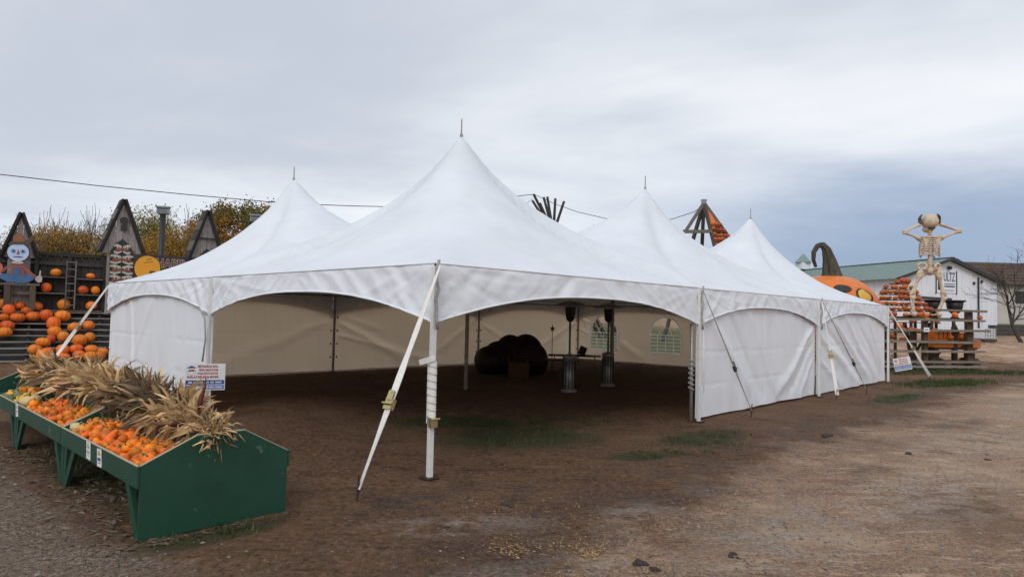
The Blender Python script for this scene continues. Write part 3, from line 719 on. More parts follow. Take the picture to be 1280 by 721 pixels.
def strap(p0, p1, wid, m, name='guy_strap', ratchet=.36, flat=None, stake=True, sag=.0, rm=None, tw0=0):
    p0, p1 = Vector(p0), Vector(p1); d = (p1 - p0); n = 26; side = d.cross(Vector((0, 0, 1))).normalized()
    nrm = side.cross(d).normalized()
    vs = []; fs = []
    for q in range(n + 1):
        t = q / n; c = p0 + d * t + Vector((0, 0, -sag * 4 * t * (1 - t)))
        tw = tw0 + .5 * math.sin(t * 5 + p0.x) ; ww = wid * (.36 + .64 * sstep(0, .75, t)) * (1 - .25 * math.exp(-((t - .42) / .06) ** 2))
        s2 = side * math.cos(tw) + nrm * math.sin(tw); th = nrm * .004
        vs += [c - s2 * ww / 2 + th, c + s2 * ww / 2 + th, c + s2 * ww / 2 - th, c - s2 * ww / 2 - th]
        if q:
            b = 4 * q
            for k in range(4): fs.append((b - 4 + k, b - 4 + (k + 1) % 4, b + (k + 1) % 4, b + k))
    fs += [(0, 1, 2, 3), (4 * n + 3, 4 * n + 2, 4 * n + 1, 4 * n)]
    o = MB().add(vs, fs).build(name, m, T, False)
    if ratchet:
        c = p0 + d * (1 - ratchet); q = d.normalized()
        b = MB(); rot = Matrix((side, q, nrm)).transposed()
        b.box(c, (wid * 1.25, .11, .05), rot); b.tube([c + nrm * .04 - side * wid * .8, c + nrm * .04 + side * wid * .8], .012, 6); b.box(c - q * .09 + nrm * .03, (wid * .9, .10, .012), rot)
        b.build('ratchet_buckle', rm or brass, o)
    if stake:
        s = MB(); s.tube([p1 + Vector((0, 0, .14)) - d.normalized() * .0, p1 + Vector((.01, .01, .05)), p1 + Vector((.0, .02, -.12))], .011, 6)
        s.tube([p1 + side * .03 * math.cos(a) + d.normalized() * (.03 * math.sin(a)) for a in [2 * math.pi * j / 10 for j in range(11)]], .006, 5)
        s.build('stake', iron, o)
    return o
TI = Matrix.Rotation(-(math.pi / 2 - .762), 4, 'Z') @ Matrix.Translation((.8696, -7.4171, 0))
def tl(x, y, z): return TI @ Vector((x, y, z))
strap(tl(-.80, 7.29, 2.36), tl(-1.43, 6.38, .12), .085, web_m, ratchet=.345)
strap((BAY, -.10, 2.36), tl(4.55, 12.42, .12), .032, thin_m, ratchet=.36, rm=black_m)
strap((BAY + .03, -.10, 2.3), (BAY + .10, -.09, .5), .04, web_m, 'hanging_strap', 0, None, False)
strap((2 * BAY, -.10, 2.36), tl(7.70, 15.55, .12), .075, web_m, ratchet=.40)
strap((2 * BAY + .02, -.10, 2.36), tl(9.05, 16.75, .12), .034, thin_m, ratchet=.30, rm=black_m)
strap((3 * BAY, -.05, 2.34), tl(14.05, 22.1, .10), .09, web_m, ratchet=.42, tw0=1.35)
strap((-.02, 2 * BAY, 2.34), tl(-11.1, 15.6, .10), .085, web_m, ratchet=.55, tw0=1.35)
# knot of webbing hanging at the left front leg, and rope loops on leg tops
mb = MB(); kx, ky = -.11, BAY
mb.tube([(kx, ky, 1.72), (kx - .03, ky + .12, 1.78), (kx - .05, ky + .22, 1.85), (kx - .04, ky + .16, 1.8), (kx - .02, ky, 1.66), (kx, ky - .02, 1.3), (kx - .02, ky + .02, .9)], .016, 6)
mb.build('webbing_knot', thin_m, T, True)
for u in (0, 1, 2):
    mb = MB(); mb.tube([(u * BAY + (-.05 if u == 0 else 0) + .02 * math.sin(t * 3), -.10 - .02 * math.cos(t * 2), EAVE + .03 - t * .11) for t in range(8)], .018, 6); mb.build('rope_lashing', thin_m, T, True)

# ------------------------------------------------------------------ things under the tent
def heater(x, y, lab, h=1):
    t = thing('patio_heater', lab, 'heater', (x, y, groundz(x, y)), .4, 'patio heaters under the tent')
    MB().lathe([(.19, 0), (.19, .05), (.145, .07), (.145, .80), (.17, .82), (.17, .86), (.05, .92)], n=18).build('base_cylinder', steel, t, True)
    g = MB()
    for a in range(0, 360, 30): g.box((.152 * math.cos(R(a)), .152 * math.sin(R(a)), .43), (.02, .02, .68), Matrix.Rotation(R(a), 3, 'Z'))
    g.build('base_ribs', black_m, t)
    MB().tube([(0, 0, .85), (0, 0, 1.78)], .028, 10).build('pole', pole_dark, t, True)
    MB().lathe([(.05, 1.70), (.10, 1.76), (.13, 2.02), (.14, 2.06)], n=14).build('burner_head', black_m, t, True)
    MB().lathe([(.42, 2.08), (.40, 2.09), (.25, 2.16), (.06, 2.20), (.02, 2.20)], n=20).build('reflector_dome', steel, t, True)
heater(1.43, 16.0, 'steel mushroom patio heater under the tent, the nearer one on the left')
heater(2.60, 17.6, 'steel mushroom patio heater under the tent, the farther one in front of the window')

def ribfn(n, depth, top=.25, seed=0, wob=.05):
    def f(q, d):
        a = math.atan2(d.y, d.x); r = math.hypot(d.x, d.y)
        k = 1 - depth * (abs(math.cos(a * n / 2 + seed)) ** 6) * min(1, r * 1.4)
        k *= 1 + wob * noise.noise(d * 1.4 + Vector((seed * 3, 0, 1)))
        q = Vector((q.x * k, q.y * k, q.z * (1 - top * (1 - r) ** 2 * 1.2) * (1 + wob * .5 * noise.noise(d * 2 + Vector((seed, 1, 0)))))); return q
    return f
dk = mat('shade_dark_pumpkin', (.022, .012, .008), (.014, .009, .007), 2, .6)  # near-black tone puts the shade under the tent into the pumpkin colour
t = thing('lobed_mound', 'big lobed pumpkin shape coloured near black for the tent shade, standing against the tan back wall under the tent', 'pumpkin decoration', (0, 21, 0), .3)
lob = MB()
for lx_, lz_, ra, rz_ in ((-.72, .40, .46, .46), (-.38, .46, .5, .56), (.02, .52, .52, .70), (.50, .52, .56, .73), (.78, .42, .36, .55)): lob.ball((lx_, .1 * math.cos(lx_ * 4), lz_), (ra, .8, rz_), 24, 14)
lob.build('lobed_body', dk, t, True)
o = MB().box((.25, 19.4, .24), (.62, .4, .46)).build('crate', mat('brown_crate', (.10, .05, .02), (.07, .035, .018), 6, .8, (1, 6, 6)), None, False, None, .02)
tag(o, 'small brown box on the ground in front of the dark lobed mound', 'box')
def folding_table(x, y, rz, lab, l=1.8):
    t = thing('low_table', lab, 'table', (x, y, groundz(x, y)), rz, 'low tables under the tent')
    MB().box((0, 0, .50), (l, .75, .04)).build('tabletop', blackrough, t, False, None, .008)
    for sx in (-1, 1):
        for sy in (-1, 1): MB().tube([(sx * l * .42, sy * .3, 0), (sx * l * .38, sy * .3, .485)], .015, 6).build('leg', pole_dark, t, True)
folding_table(1.15, 20.3, .1, 'low dark table beside the lobed mound under the tent')
folding_table(2.2, 22.7, -.1, 'low dark table by the far corner of the tent')
t = thing('microphone_stand', 'thin black stand with a star shaped top against the back wall', 'stand', (1.38, 22.0, 0))
MB().tube([(0, 0, .03), (0, 0, 1.55)], .012, 8).build('pole', black_m, t)
MB().lathe([(.2, 0), (.2, .02), (.02, .04)], n=14).build('base', black_m, t)
star = [((.11 if q % 2 == 0 else .045) * math.cos(R(90 + q * 36)), 1.42 + (.11 if q % 2 == 0 else .045) * math.sin(R(90 + q * 36))) for q in range(10)]
MB().prism(star, (-.012, .012), lambda a, b, d: (a, d, b)).build('star', black_m, t)
t = thing('tilted_panel', 'dark tilted flat panel like an open laptop on a low table', 'panel', (2.45, 22.6, groundz(2.2, 23.2) + .522), .2)
MB().box((0, 0, .012), (.36, .26, .02)).build('base', black_m, t)
MB().box((.05, .12, .15), (.26, .02, .30), Matrix.Rotation(R(22), 3, 'Y')).build('screen', blackrough, t)

# ------------------------------------------------------------------ pumpkins
def pumpkin_mesh(i, ribs, dep, fl):
    return MB().ball((0, 0, fl * .5), (.5, .5, fl * .5), ribs * 4, 12, ribfn(ribs, dep, .10, i * .7, .09)).mesh('pumpkin', pump_m, True)
PM = [pumpkin_mesh(i, n, d, f) for i, (n, d, f) in enumerate([(9, .10, .98), (10, .12, .88), (8, .09, 1.08), (11, .10, .76), (9, .13, 1.12)])]
PMF = [.96, .87, 1.06, .75, 1.1]
rust_m = mat('rust_pumpkin_skin', (.54, .13, .03), (.34, .07, .02), 4, .55, vary=.3)
PR = []
for me_ in PM[:4]:
    q_ = me_.copy(); q_.materials.clear(); q_.materials.append(rust_m); PR.append(q_)
STEM = MB().tube([(0, 0, -.04), (.0, .01, .06), (.03, .02, .13), (.07, .03, .17)], [.065, .045, .036, .042], 7).mesh('stem', stem_m, True)
def pumpkin(x, y, z, d, lab, group, rnd, kind=None, tilt=.25, name='pumpkin'):
    k = rnd.randrange(5) if kind is None else kind
    o = link(name, PM[k], None, (x, y, z), (rnd.uniform(-tilt, tilt), rnd.uniform(-tilt, tilt), rnd.random() * 6.3), (d, d, d * rnd.uniform(.92, 1.05)))
    link('stem', STEM, o, (0, 0, PMF[k] * .86), (0, 0, rnd.random() * 6), 1)
    tag(o, lab, 'pumpkin', group); return o

# ------------------------------------------------------------------ green display stands
BG = 'green stands of gourds and corn husks'
bin_labels = ['green painted slant sided display stand with two white price cards, nearest to the camera', 'green display stand in the middle of the row with one price card', 'green display stand at the left edge holding yellow and green gourds']
BROT = math.atan2(-.689, .725)
def bin_pt(k, x, y): c = Vector((-2.85 - .725 * 2.36 * k, 5.16 + .689 * 2.36 * k, 0)); return c + Vector((.725, -.689, 0)) * x + Vector((.689, .725, 0)) * y
EP = [(0, 0), (1.22, 0), (1.22, .55), (.82, .775), (.42, .775), (0, .585)]
EPU = [(0, .40), (1.22, .40), (1.22, .55), (.82, .775), (.42, .775), (0, .585)]
LEN = 2.34
for k in range(3):
    t = thing('display_stand', bin_labels[k], 'display stand', bin_pt(k, 0, 0), BROT, BG)
    to = lambda a, b, d: (d, a, b)
    MB().prism(EP if k == 0 else EPU, (-.022, 0), to).build('end_panel', green_m, t, False, None, .003)
    MB().prism(EPU, (-LEN, -LEN + .022), to).build('end_panel', green_m, t, False, None, .003)
    MB().box((-LEN / 2, -.013, .497), (LEN, .02, .168)).build('front_board', green_m, t, False, None, .002)
    MB().box((-LEN / 2, 1.233, .475), (LEN, .02, .14)).build('back_board', green_m, t, False, None, .002)
    MB().beam((-LEN / 2, .0, .445), (-LEN / 2, .42, .50), LEN - .05, .016).build('tray_floor', green_m, t)
    MB().beam((-LEN / 2, 1.21, .445), (-LEN / 2, .82, .50), LEN - .05, .016).build('tray_floor', green_m, t)
    MB().box((-LEN / 2, .43, .635), (LEN - .05, .02, .265)).build('riser_board', green_m, t, False, None, .002)
    MB().box((-LEN / 2, .81, .635), (LEN - .05, .02, .265)).build('riser_board', green_m, t, False, None, .002)
    MB().box((-LEN / 2, .62, .60), (LEN - .05, .36, .016)).build('ridge_tray', green_m, t)
    e = MB()
    for xs in (-.011, -LEN + .011):
        for a, b in zip(EPU[2:], EPU[3:]): e.beam((xs, a[0], a[1] + .002), (xs, b[0], b[1] + .002), .021, .006)
    e.beam((-.02, -.013, .583), (-LEN, -.013, .583), .019, .006)
    e.build('bare_edge', edge_m, t)
    for xs, sg in ((-.05, -1), (-LEN + .05, 1)):
        for y in (.03, 1.19):
            MB().beam((xs + sg * .32, y, .42), (xs + sg * .02, y, .0), .09, .035, (0, 1, 0)).build('leg', green_m, t)
            if not (k == 0 and sg < 0): MB().beam((xs + sg * .005, y + .001, .42), (xs - sg * .02, y + .001, 0), .09, .03, (0, 1, 0)).build('leg', green_m, t)
    cards = {0: [(-.98, .495, -.05), (-1.32, .505, .03)], 1: [(-2.1, .515, -.08)], 2: []}[k]
    for x, z, tl_ in cards:
        c = MB().box((0, 0, 0), (.125, .003, .155)).build('price_card', card_m, t, False, (x, -.027, z)); c.rotation_euler = (R(2), tl_, 0)
        pr = MB(); pr.box((0, -.0025, .035), (.075, .001, .028)).box((0, -.0025, .058), (.05, .001, .008)); pr.build('print', gold_m if x > -1.1 else mat('grey_ink', (.35, .36, .36)), c)
        pr = MB(); pr.box((0, -.0025, -.012), (.085, .001, .026)).box((0, -.0025, -.042), (.06, .001, .009)); pr.build('print', blue_m if x > -1.1 else mat('grey_ink', (.35, .36, .36)), c)
        for sx, sz in ((0, .07),): MB().ball((0, -.003, .07), (.006, .003, .006), 6, 4).build('pin', steel, c)

gst_m = mat('gourd_stem', (.30, .24, .10), (.20, .17, .07), 18, .8)
def gourd_mesh(i, m, lx, lz, ribs=8, n=16):
    mb = MB(); mb.ball((0, 0, 0), (lx, .5, lz), n, 8, lambda q, d: q * (1 - .10 * abs(math.cos(math.atan2(d.y, d.x) * ribs / 2)) ** 5 * math.hypot(d.x, d.y) + .12 * noise.noise(d * 1.7 + Vector((i * 5, 0, 0)))))
    nbody = len(mb.v)
    mb.tube([(0, 0, lz * .85), (.03, .02, lz + .14), (.10, .03, lz + .26)], [.09, .06, .07], 5)
    me = mb.mesh('gourd', m, True); me.materials.append(gst_m); nf = len(me.polygons)
    for q in me.polygons:
        c = sum((me.vertices[v].co for v in q.vertices), Vector()) / len(q.vertices)
        if len(q.vertices) and all(v >= nbody for v in q.vertices): q.material_index = 1
    return me
GO = [gourd_mesh(i, gourd_m, a, b) for i, (a, b) in enumerate([(.52, .40), (.72, .42), (.5, .32), (.9, .38), (.56, .52), (.62, .36), (.48, .44)])]
GY = [gourd_mesh(i + 9, ygourd_m, a, b) for i, (a, b) in enumerate([(.8, .42), (1.0, .36), (.6, .45)])]
GG = [gourd_mesh(i + 14, ggourd_m, a, b) for i, (a, b) in enumerate([(.7, .45), (.55, .5)])]
def fill(k, x0, x1, pick, lab, group, seed, n, name, top=1):
    rnd = random.Random(seed); placed = []
    cells = []
    sx = .088
    nxs = int((x1 - x0) / sx)
    for layer in range(3):
        for a in range(nxs):
            for b in range(5):
                cells.append((layer, x0 + (a + .5 + .25 * (layer % 2)) * sx, .045 + b * .079 + .03 * (layer % 2)))
    rnd.shuffle(cells); cells.sort(key=lambda c: -c[0])
    cnt = 0
    for layer, x, y in cells:
        if cnt >= n: break
        if y > .40: continue
        if layer == 2 and (y < .12 or rnd.random() < .45): continue
        if layer == 0 and y > .12: continue          # only what can be seen of the bottom layer
        x += rnd.uniform(-.018, .018); y += rnd.uniform(-.016, .016)
        z = .505 + .07 * y + (.036 + .03 * y) * layer + rnd.uniform(-.008, .008)
        s = rnd.uniform(.074, .118); me = rnd.choice(pick)
        q = bin_pt(k, x, y); o = link(name, me, None, (q.x, q.y, z), (rnd.uniform(-.8, .8), rnd.uniform(-.8, .8), rnd.random() * 6.3), s)
        tag(o, lab, 'gourd' if name != 'mini_pumpkin' else 'mini pumpkin', group); cnt += 1
fill(0, -LEN + .05, -.04, GO, 'orange mini pumpkin piled in the tray of the nearest green stand', 'mini pumpkins in the nearest green stand', 11, 175, 'mini_pumpkin')
fill(1, -LEN + .30, -.04, GO, 'orange mini pumpkin piled in the tray of the middle green stand', 'mini pumpkins in the middle green stand', 12, 125, 'mini_pumpkin')
fill(2, -1.3, -.04, GY + GY + GG, 'yellow or green gourd piled in the tray of the leftmost green stand', 'mixed gourds in the leftmost green stand', 13, 90, 'gourd')
q = bin_pt(1, -LEN + .15, .13); o = link('gourd', gourd_mesh(40, cream_m, .62, .42, 9, 20), None, (q.x, q.y, .60), (.3, -.2, .5), .20); tag(o, 'large pale cream gourd in the corner of the middle green stand', 'gourd')
q = bin_pt(0, -LEN + .12, .1); o = link('gourd', gourd_mesh(41, cream_m, .7, .45, 9, 20), None, (q.x, q.y, .575), (.3, .4, .2), .12); tag(o, 'small buff gourd at the left end of the nearest green stand', 'gourd')
for i, (x, y) in enumerate(((-.30, .24), (-.52, .3), (-.75, .22))):
    q = bin_pt(2, x, y); o = link('mini_pumpkin', GO[i], None, (q.x, q.y, .655), (.2, .3, i), .13); tag(o, ['bright orange pumpkin among the yellow gourds, nearest the partition', 'bright orange pumpkin in the middle of the yellow gourds', 'bright orange pumpkin among the yellow gourds at the left edge'][i], 'mini pumpkin')

# ------------------------------------------------------------------ corn husk bundles
def husk_leaf(i, m):
    rnd = random.Random(i); n = 9; mb = MB(); L_ = 1; w0 = rnd.uniform(.055, .13); curl = rnd.uniform(-.3, 1.3); side = rnd.uniform(-.45, .45); fold = rnd.uniform(.2, .8); tw = rnd.uniform(-2.6, 2.6)
    for q in range(n + 1):
        t = q / n; ang = -curl * t * t * 1.3; x = t * math.cos(ang * .6) * L_; z = math.sin(ang) * t * .6; y = side * t * t
        w = w0 * (math.sin(math.pi * min(1, t * .80 + .12)) ** .8) * (1 - .45 * t) + .004
        a = tw * t; cy, cz = math.cos(a), math.sin(a); jag = .02 * rnd.uniform(-1, 1) * t
        for s in (-1, 0, 1):
            yy = s * w; zz = fold * w * abs(s) * .9
            mb.v.append((x, y + yy * cy - zz * cz + jag, z + yy * cz + zz * cy))
        if q:
            b = 3 * q
            for s in (0, 1): mb.f.append((b - 3 + s, b - 2 + s, b + 1 + s, b + s))
    return mb.mesh('husk_leaf', m, True)
HL = [husk_leaf(i, husk_m) for i in range(12)]; HD = [husk_leaf(i + 30, husk_d) for i in range(8)]
def rotto(d, roll):
    return (d.to_track_quat('X', 'Z') @ Matrix.Rotation(roll, 4, 'X').to_quaternion()).to_euler()
EAR = MB().lathe([(.004, 0), (.024, .03), (.028, .09), (.024, .16), (.012, .21), (.002, .23)], n=10).mesh('corn_ear', ear_m, True)
HP = [husk_leaf(i + 60, husk_p) for i in range(8)]
STALK = MB().tube([(0, 0, 0), (.01, 0, .10), (.0, .01, .22)], [.016, .013, .011], 7).mesh('stalk', husk_d, True)
def bundle(k, x, lab, dark, seed, tip, zoff=0, yy=.62, size=1.0, drape=True):
    rnd = random.Random(seed); q = bin_pt(k, x, yy)
    t = thing('husk_bundle', lab, 'corn husks', (q.x, q.y, .69 + zoff), BROT, 'corn husk bundles along the tops of the stands')
    tip = Vector(tip).normalized(); pale = rnd.random() * (1 - dark)
    def pick(): return rnd.choice(HD if rnd.random() < dark else (HP if rnd.random() < pale * .7 else HL))
    neck = Vector((rnd.uniform(-.03, .03), .02, .06))
    for a in range(46):
        d = tip * 1.0 + Vector((rnd.gauss(0, .72), rnd.gauss(-.12, .62), rnd.gauss(.0, .5))); d.normalize()
        if d.z < -.25: d.z *= .4
        L_ = rnd.uniform(.15, .335) * size
        base = neck + Vector((rnd.gauss(0, .045), rnd.gauss(0, .045), rnd.gauss(.0, .03))) + d * rnd.uniform(.0, .12)
        link('husk_leaf', pick(), t, base, rotto(d, rnd.uniform(-2, 2)), (L_, L_ * rnd.uniform(.7, 1.6), L_))
    if drape:
        for a in range(9):
            d = Vector((rnd.gauss(0, .35), -1, rnd.uniform(-.35, .30))).normalized()
            link('husk_leaf', pick(), t, neck + Vector((rnd.uniform(-.09, .09), -.08, rnd.uniform(-.02, .05))), rotto(d, rnd.uniform(-.6, .6)), rnd.uniform(.26, .40) * size)
    mb = MB()
    for a in range(200):
        d = (tip * .8 + Vector((rnd.gauss(0, .8), rnd.gauss(-.1, .7), rnd.gauss(.05, .55)))).normalized(); L_ = rnd.uniform(.08, .26) * size
        b = neck + Vector((rnd.gauss(0, .06), rnd.gauss(0, .06), rnd.gauss(0, .04))) + d * rnd.uniform(0, .14); s_ = d.cross(Vector((rnd.gauss(0, 1), rnd.gauss(0, 1), rnd.gauss(0, 1)))).normalized() * rnd.uniform(.004, .014); u = Vector((0, 0, -.15 * L_ * rnd.random()))
        mb.add([b - s_ * .5, b + s_ * .5, b + d * L_ * .55 + s_ + Vector((0, 0, .02)), b + d * L_ * .55 - s_ + Vector((0, 0, .02)), b + d * L_ + u], [(0, 1, 2, 3), (3, 2, 4)])
    o = mb.build('husk_shreds', husk_d if dark > .5 else tuft_m, t); stuff(o)
    for a in range(3):
        d = (-tip + Vector((rnd.gauss(0, .3), rnd.gauss(.2, .3), rnd.gauss(0, .2)))).normalized()
        link('stalk', STALK, t, neck + d * .02, d.to_track_quat('Z', 'Y').to_euler(), 1)
    tw_ = tip.to_track_quat('Z', 'Y'); MB().tube([neck + tw_ @ Vector((.055 * math.cos(q_), .055 * math.sin(q_), .03)) for q_ in [2 * math.pi * j / 12 for j in range(13)]], .008, 5).build('twine', edge_m, t, True)
    if rnd.random() < .5:
        d = (tip + Vector((rnd.gauss(0, .7), -.6, rnd.gauss(0, .3)))).normalized()
        link('corn_ear', EAR, t, neck + d * .10, (d.to_track_quat('Z', 'Y')).to_euler(), 1)
BL = [(0, -.20, 'pale tan corn husk bundle at the right end of the nearest stand', .08, (.9, -.45, .0), .0, .84),
      (0, -.50, 'tan husk bundle second from the right end, with a dark red ear standing up', .15, (.3, -.85, .12), .02, .90),
      (0, -.86, 'tan husk bundle draping long leaves over the riser of the nearest stand', .10, (-.2, -.95, .15), .05, 1.05),
      (0, -1.24, 'greyish brown husk bundle left of the draping tan one', .55, (.15, -.55, .5), .06, 1.0),
      (0, -1.64, 'dark brown bristly husk bundle in the middle of the row', .92, (-.3, -.6, .55), .08, 1.1),
      (0, -2.06, 'dark husk bundle hanging over the partition between the two nearest stands', .85, (.1, -.85, .3), .10, 1.15),
      (1, -.20, 'brownish husk bundle over the right end of the middle stand', .35, (-.2, -.75, .4), .09, 1.15),
      (1, -.66, 'pale husk bundle with long pointed leaves on the middle stand', .05, (.3, -.35, .65), .09, 1.15),
      (1, -1.14, 'tan husk bundle in the middle of the middle stand', .2, (-.35, -.55, .5), .08, 1.15),
      (1, -1.62, 'pale straw coloured husk bundle left of centre on the middle stand', .05, (.2, -.3, .75), .08, 1.15),
      (1, -2.1, 'tan husk bundle at the left end of the middle stand', .35, (-.1, -.7, .5), .07, 1.15),
      (2, -.25, 'brown husk bundle on the right end of the leftmost stand', .6, (.1, -.5, .6), .07, 1.15),
      (2, -.72, 'pale husk bundle above the yellow gourds', .15, (-.2, -.4, .7), .07, 1.15),
      (2, -1.2, 'straw coloured husk bundle at the left edge of the photo', .12, (.2, -.3, .7), .07, 1.15)]
for i, (k, x, lab, dark, tip, zo, size) in enumerate(BL): bundle(k, x, lab, dark, 100 + i, tip, zo, .60, size)
# second rank of bundles on the far slope, seen over the ridge
for i, (k, x, dark, lab) in enumerate([(0, -1.5, .3, 'husk bundle on the far slope behind the dark bristly one'), (1, -.4, .15, 'pale husk bundle on the far slope of the middle stand, right half'), (1, -1.4, .2, 'husk bundle on the far slope of the middle stand, left half'), (2, -.4, .2, 'husk bundle on the far slope of the leftmost stand')]):
    bundle(k, x, lab, dark, 150 + i, ((i % 3 - 1) * .4, .1, .8), .02, .86, 1.0, False)
# the single dark red ear standing up
q = bin_pt(0, -.47, .60); o = link('red_corn_tassel', MB().tube([(0, 0, 0), (.01, 0, .12), (.04, .01, .24), (.05, .02, .32)], [.012, .02, .012, .002], 6).mesh('red_corn_tassel', ear_m, True), None, (q.x, q.y, .84), (0, 0, .6), 1.15); tag(o, 'dark red corn leaf tip sticking up in front of the white lawn sign', 'corn leaf')

# ------------------------------------------------------------------ yard signs
def yard_sign(x, y, z, rz, tilt, lab, w=.60, h=.45):
    t = thing('yard_sign', lab, 'sign', (x, y, z), rz, 'tent hire lawn signs'); t.rotation_euler = (0, tilt, rz)
    MB().box((0, 0, 0), (w, .008, h)).build('panel', card_m, t)
    s = MB()
    for sx in (-.12, .12): s.tube([(sx, .006, h / 2 - .05), (sx, .006, -h / 2 - z * .0 - .42)], .004, 5)
    s.build('wire_stake', iron, t)
    def put(txt, x, z, size, m, sx=1, al='LEFT', bold=.002):
        me = text_mesh('lettering', txt, size, m, .001, bold, al, sx); o = link('lettering', me, t, (x, -.0055, z), (R(90), 0, 0))
    put('MECHANICAL BULL', -.115, .155, .052, red_m, .66)
    put('TENTS, DANCE FLOORS', -.095, .098, .048, red_m, .55)
    put('STAGE, PHOTO BOOTHS', -.115, .042, .048, red_m, .56)
    put('INFLATABLES & MORE', -.265, -.018, .056, red_m, .84)
    MB().box((0, -.0055, -.085), (w - .03, .002, .068)).build('blue_band', blue_m, t)
    MB().box((0, -.0055, -.165), (w - .03, .002, .066)).build('blue_band', mat('mid_blue_ink', (.10, .17, .50), None, 8, .5), t)
    b = MB()
    for x0, x1 in ((-.25, -.19), (-.17, -.12), (-.10, -.03), (.0, .06), (.08, .13), (.15, .25)): b.box(((x0 + x1) / 2, -.008, -.086), (x1 - x0, .002, .028))
    for x0, x1 in ((-.25, -.16), (-.15, -.06), (-.04, .05), (.06, .14), (.15, .26)): b.box(((x0 + x1) / 2, -.008, -.166), (x1 - x0, .002, .03))
    b.build('pale_lettering', pale_m, t)
    lg = MB(); lg.prism([(-.275, .145), (-.14, .145), (-.14, .152), (-.205, .185), (-.275, .152)], (-.006, -.005), lambda a, b_, d: (a, d, b_)); lg.build('logo_roof', blue_m, t)
    rg = MB(); rg.tube([(-.207 + .062 * math.cos(a), -.006, .095 + .055 * math.sin(a)) for a in [math.pi * (1 + q / 12) * 1 - .4 + q * .066 for q in range(13)]], .005, 4); rg.build('logo_ring', pale_m, t)
    MB().prism([(-.245, .118), (-.25, .095), (-.235, .085), (-.205, .098), (-.175, .083), (-.165, .1), (-.16, .125), (-.2, .122)], (-.006, -.005), lambda a, b_, d: (a, d, b_)).build('logo_bull', mat('logo_brown', (.36, .10, .05)), t)
yard_sign(-4.98, 10.8, .71, .38, 0, 'white lawn sign with red and blue lettering at the left front tent leg', .60, .43)
yard_sign(14.02, 23.6, .40, -.15, R(-12), 'white lawn sign leaning at a tilt in front of the plank rack at right', .58, .46)

# ------------------------------------------------------------------ pumpkin display wall at left
WR = math.atan2(.558, .83)
def wp(t_, o_, z): e = Vector((math.cos(WR), math.sin(WR), 0)); n = Vector((math.sin(WR), -math.cos(WR), 0)); return Vector((-17.3, 22, 0)) + e * t_ + n * o_ + Vector((0, 0, z))
PW = thing('pumpkin_wall', 'tall dark timber wall with shelves above a slatted slope for pumpkins', 'display wall', (-17.3, 22, 0), WR)
# local coordinates: x along the wall, -y towards the yard
PLK = MB().box((0, 0, 0), (.185, .03, 3.55)).mesh('plank', dark_wood)
for i in range(62):
    link('plank', PLK, PW, (-3.9 + i * .2, .02 + .012 * ((i * 7) % 5 - 2) / 2, 1.80 + .03 * ((i * 5) % 7 - 3) / 3), None, (1, 1, 1))
MB().box((2.2, .075, 1.75), (12.3, .02, 3.45)).build('backing_board', dark_wood, PW)
for z0, xa, xb in ((2.83, 1.15, 2.0), (2.27, .95, 2.0), (2.80, 2.25, 3.05), (2.25, 2.25, 3.05), (2.3, -3.2, .2), (2.9, -3.2, .1), (1.68, .9, 3.05), (2.5, 4.2, 8.2), (1.68, 4.2, 8.2)):
    MB().box(((xa + xb) / 2, -.13, z0 - .02), (xb - xa, .30, .035)).build('shelf', grey_wood, PW)
for z0 in (3.62, 3.30): MB().box((2.2, -.035, z0), (12.2, .05, .12)).build('top_rail', dark_wood, PW)
for x in (1.10, 2.05, 3.10, 4.1, 6.6): MB().box((x, -.06, 1.75), (.10, .10, 3.6)).build('stud', dark_wood, PW)
NS = 9
for i in range(NS + 2):
    f = i / (NS - 1); y = -.18 - 1.75 * f; z = 1.60 - 1.6 * f * .97
    if z < 0: break
    MB().box((1.5, y, z), (9.4, .12, .045)).build('slat', slat_m, PW)
for x in (-3, -1, 1, 3, 5): MB().beam((x, -.12, 1.50), (x, -1.95, -.08), .08, .10).build('slope_rafter', dark_wood, PW)
# dark boarding beneath the slats
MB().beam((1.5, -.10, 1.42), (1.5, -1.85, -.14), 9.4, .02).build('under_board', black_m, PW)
# ladder leaning on the wall
t = thing('ladder', 'small grey wooden ladder standing against the dark wall between the shelves', 'ladder', wp(2.1, .30, 1.70), WR)
for sx in (-.13, .13): MB().box((sx, 0, .87), (.045, .05, 1.72)).build('rail', grey_wood, t)
for i in range(7): MB().box((0, 0, .16 + i * .25), (.22, .035, .035)).build('rung', grey_wood, t)
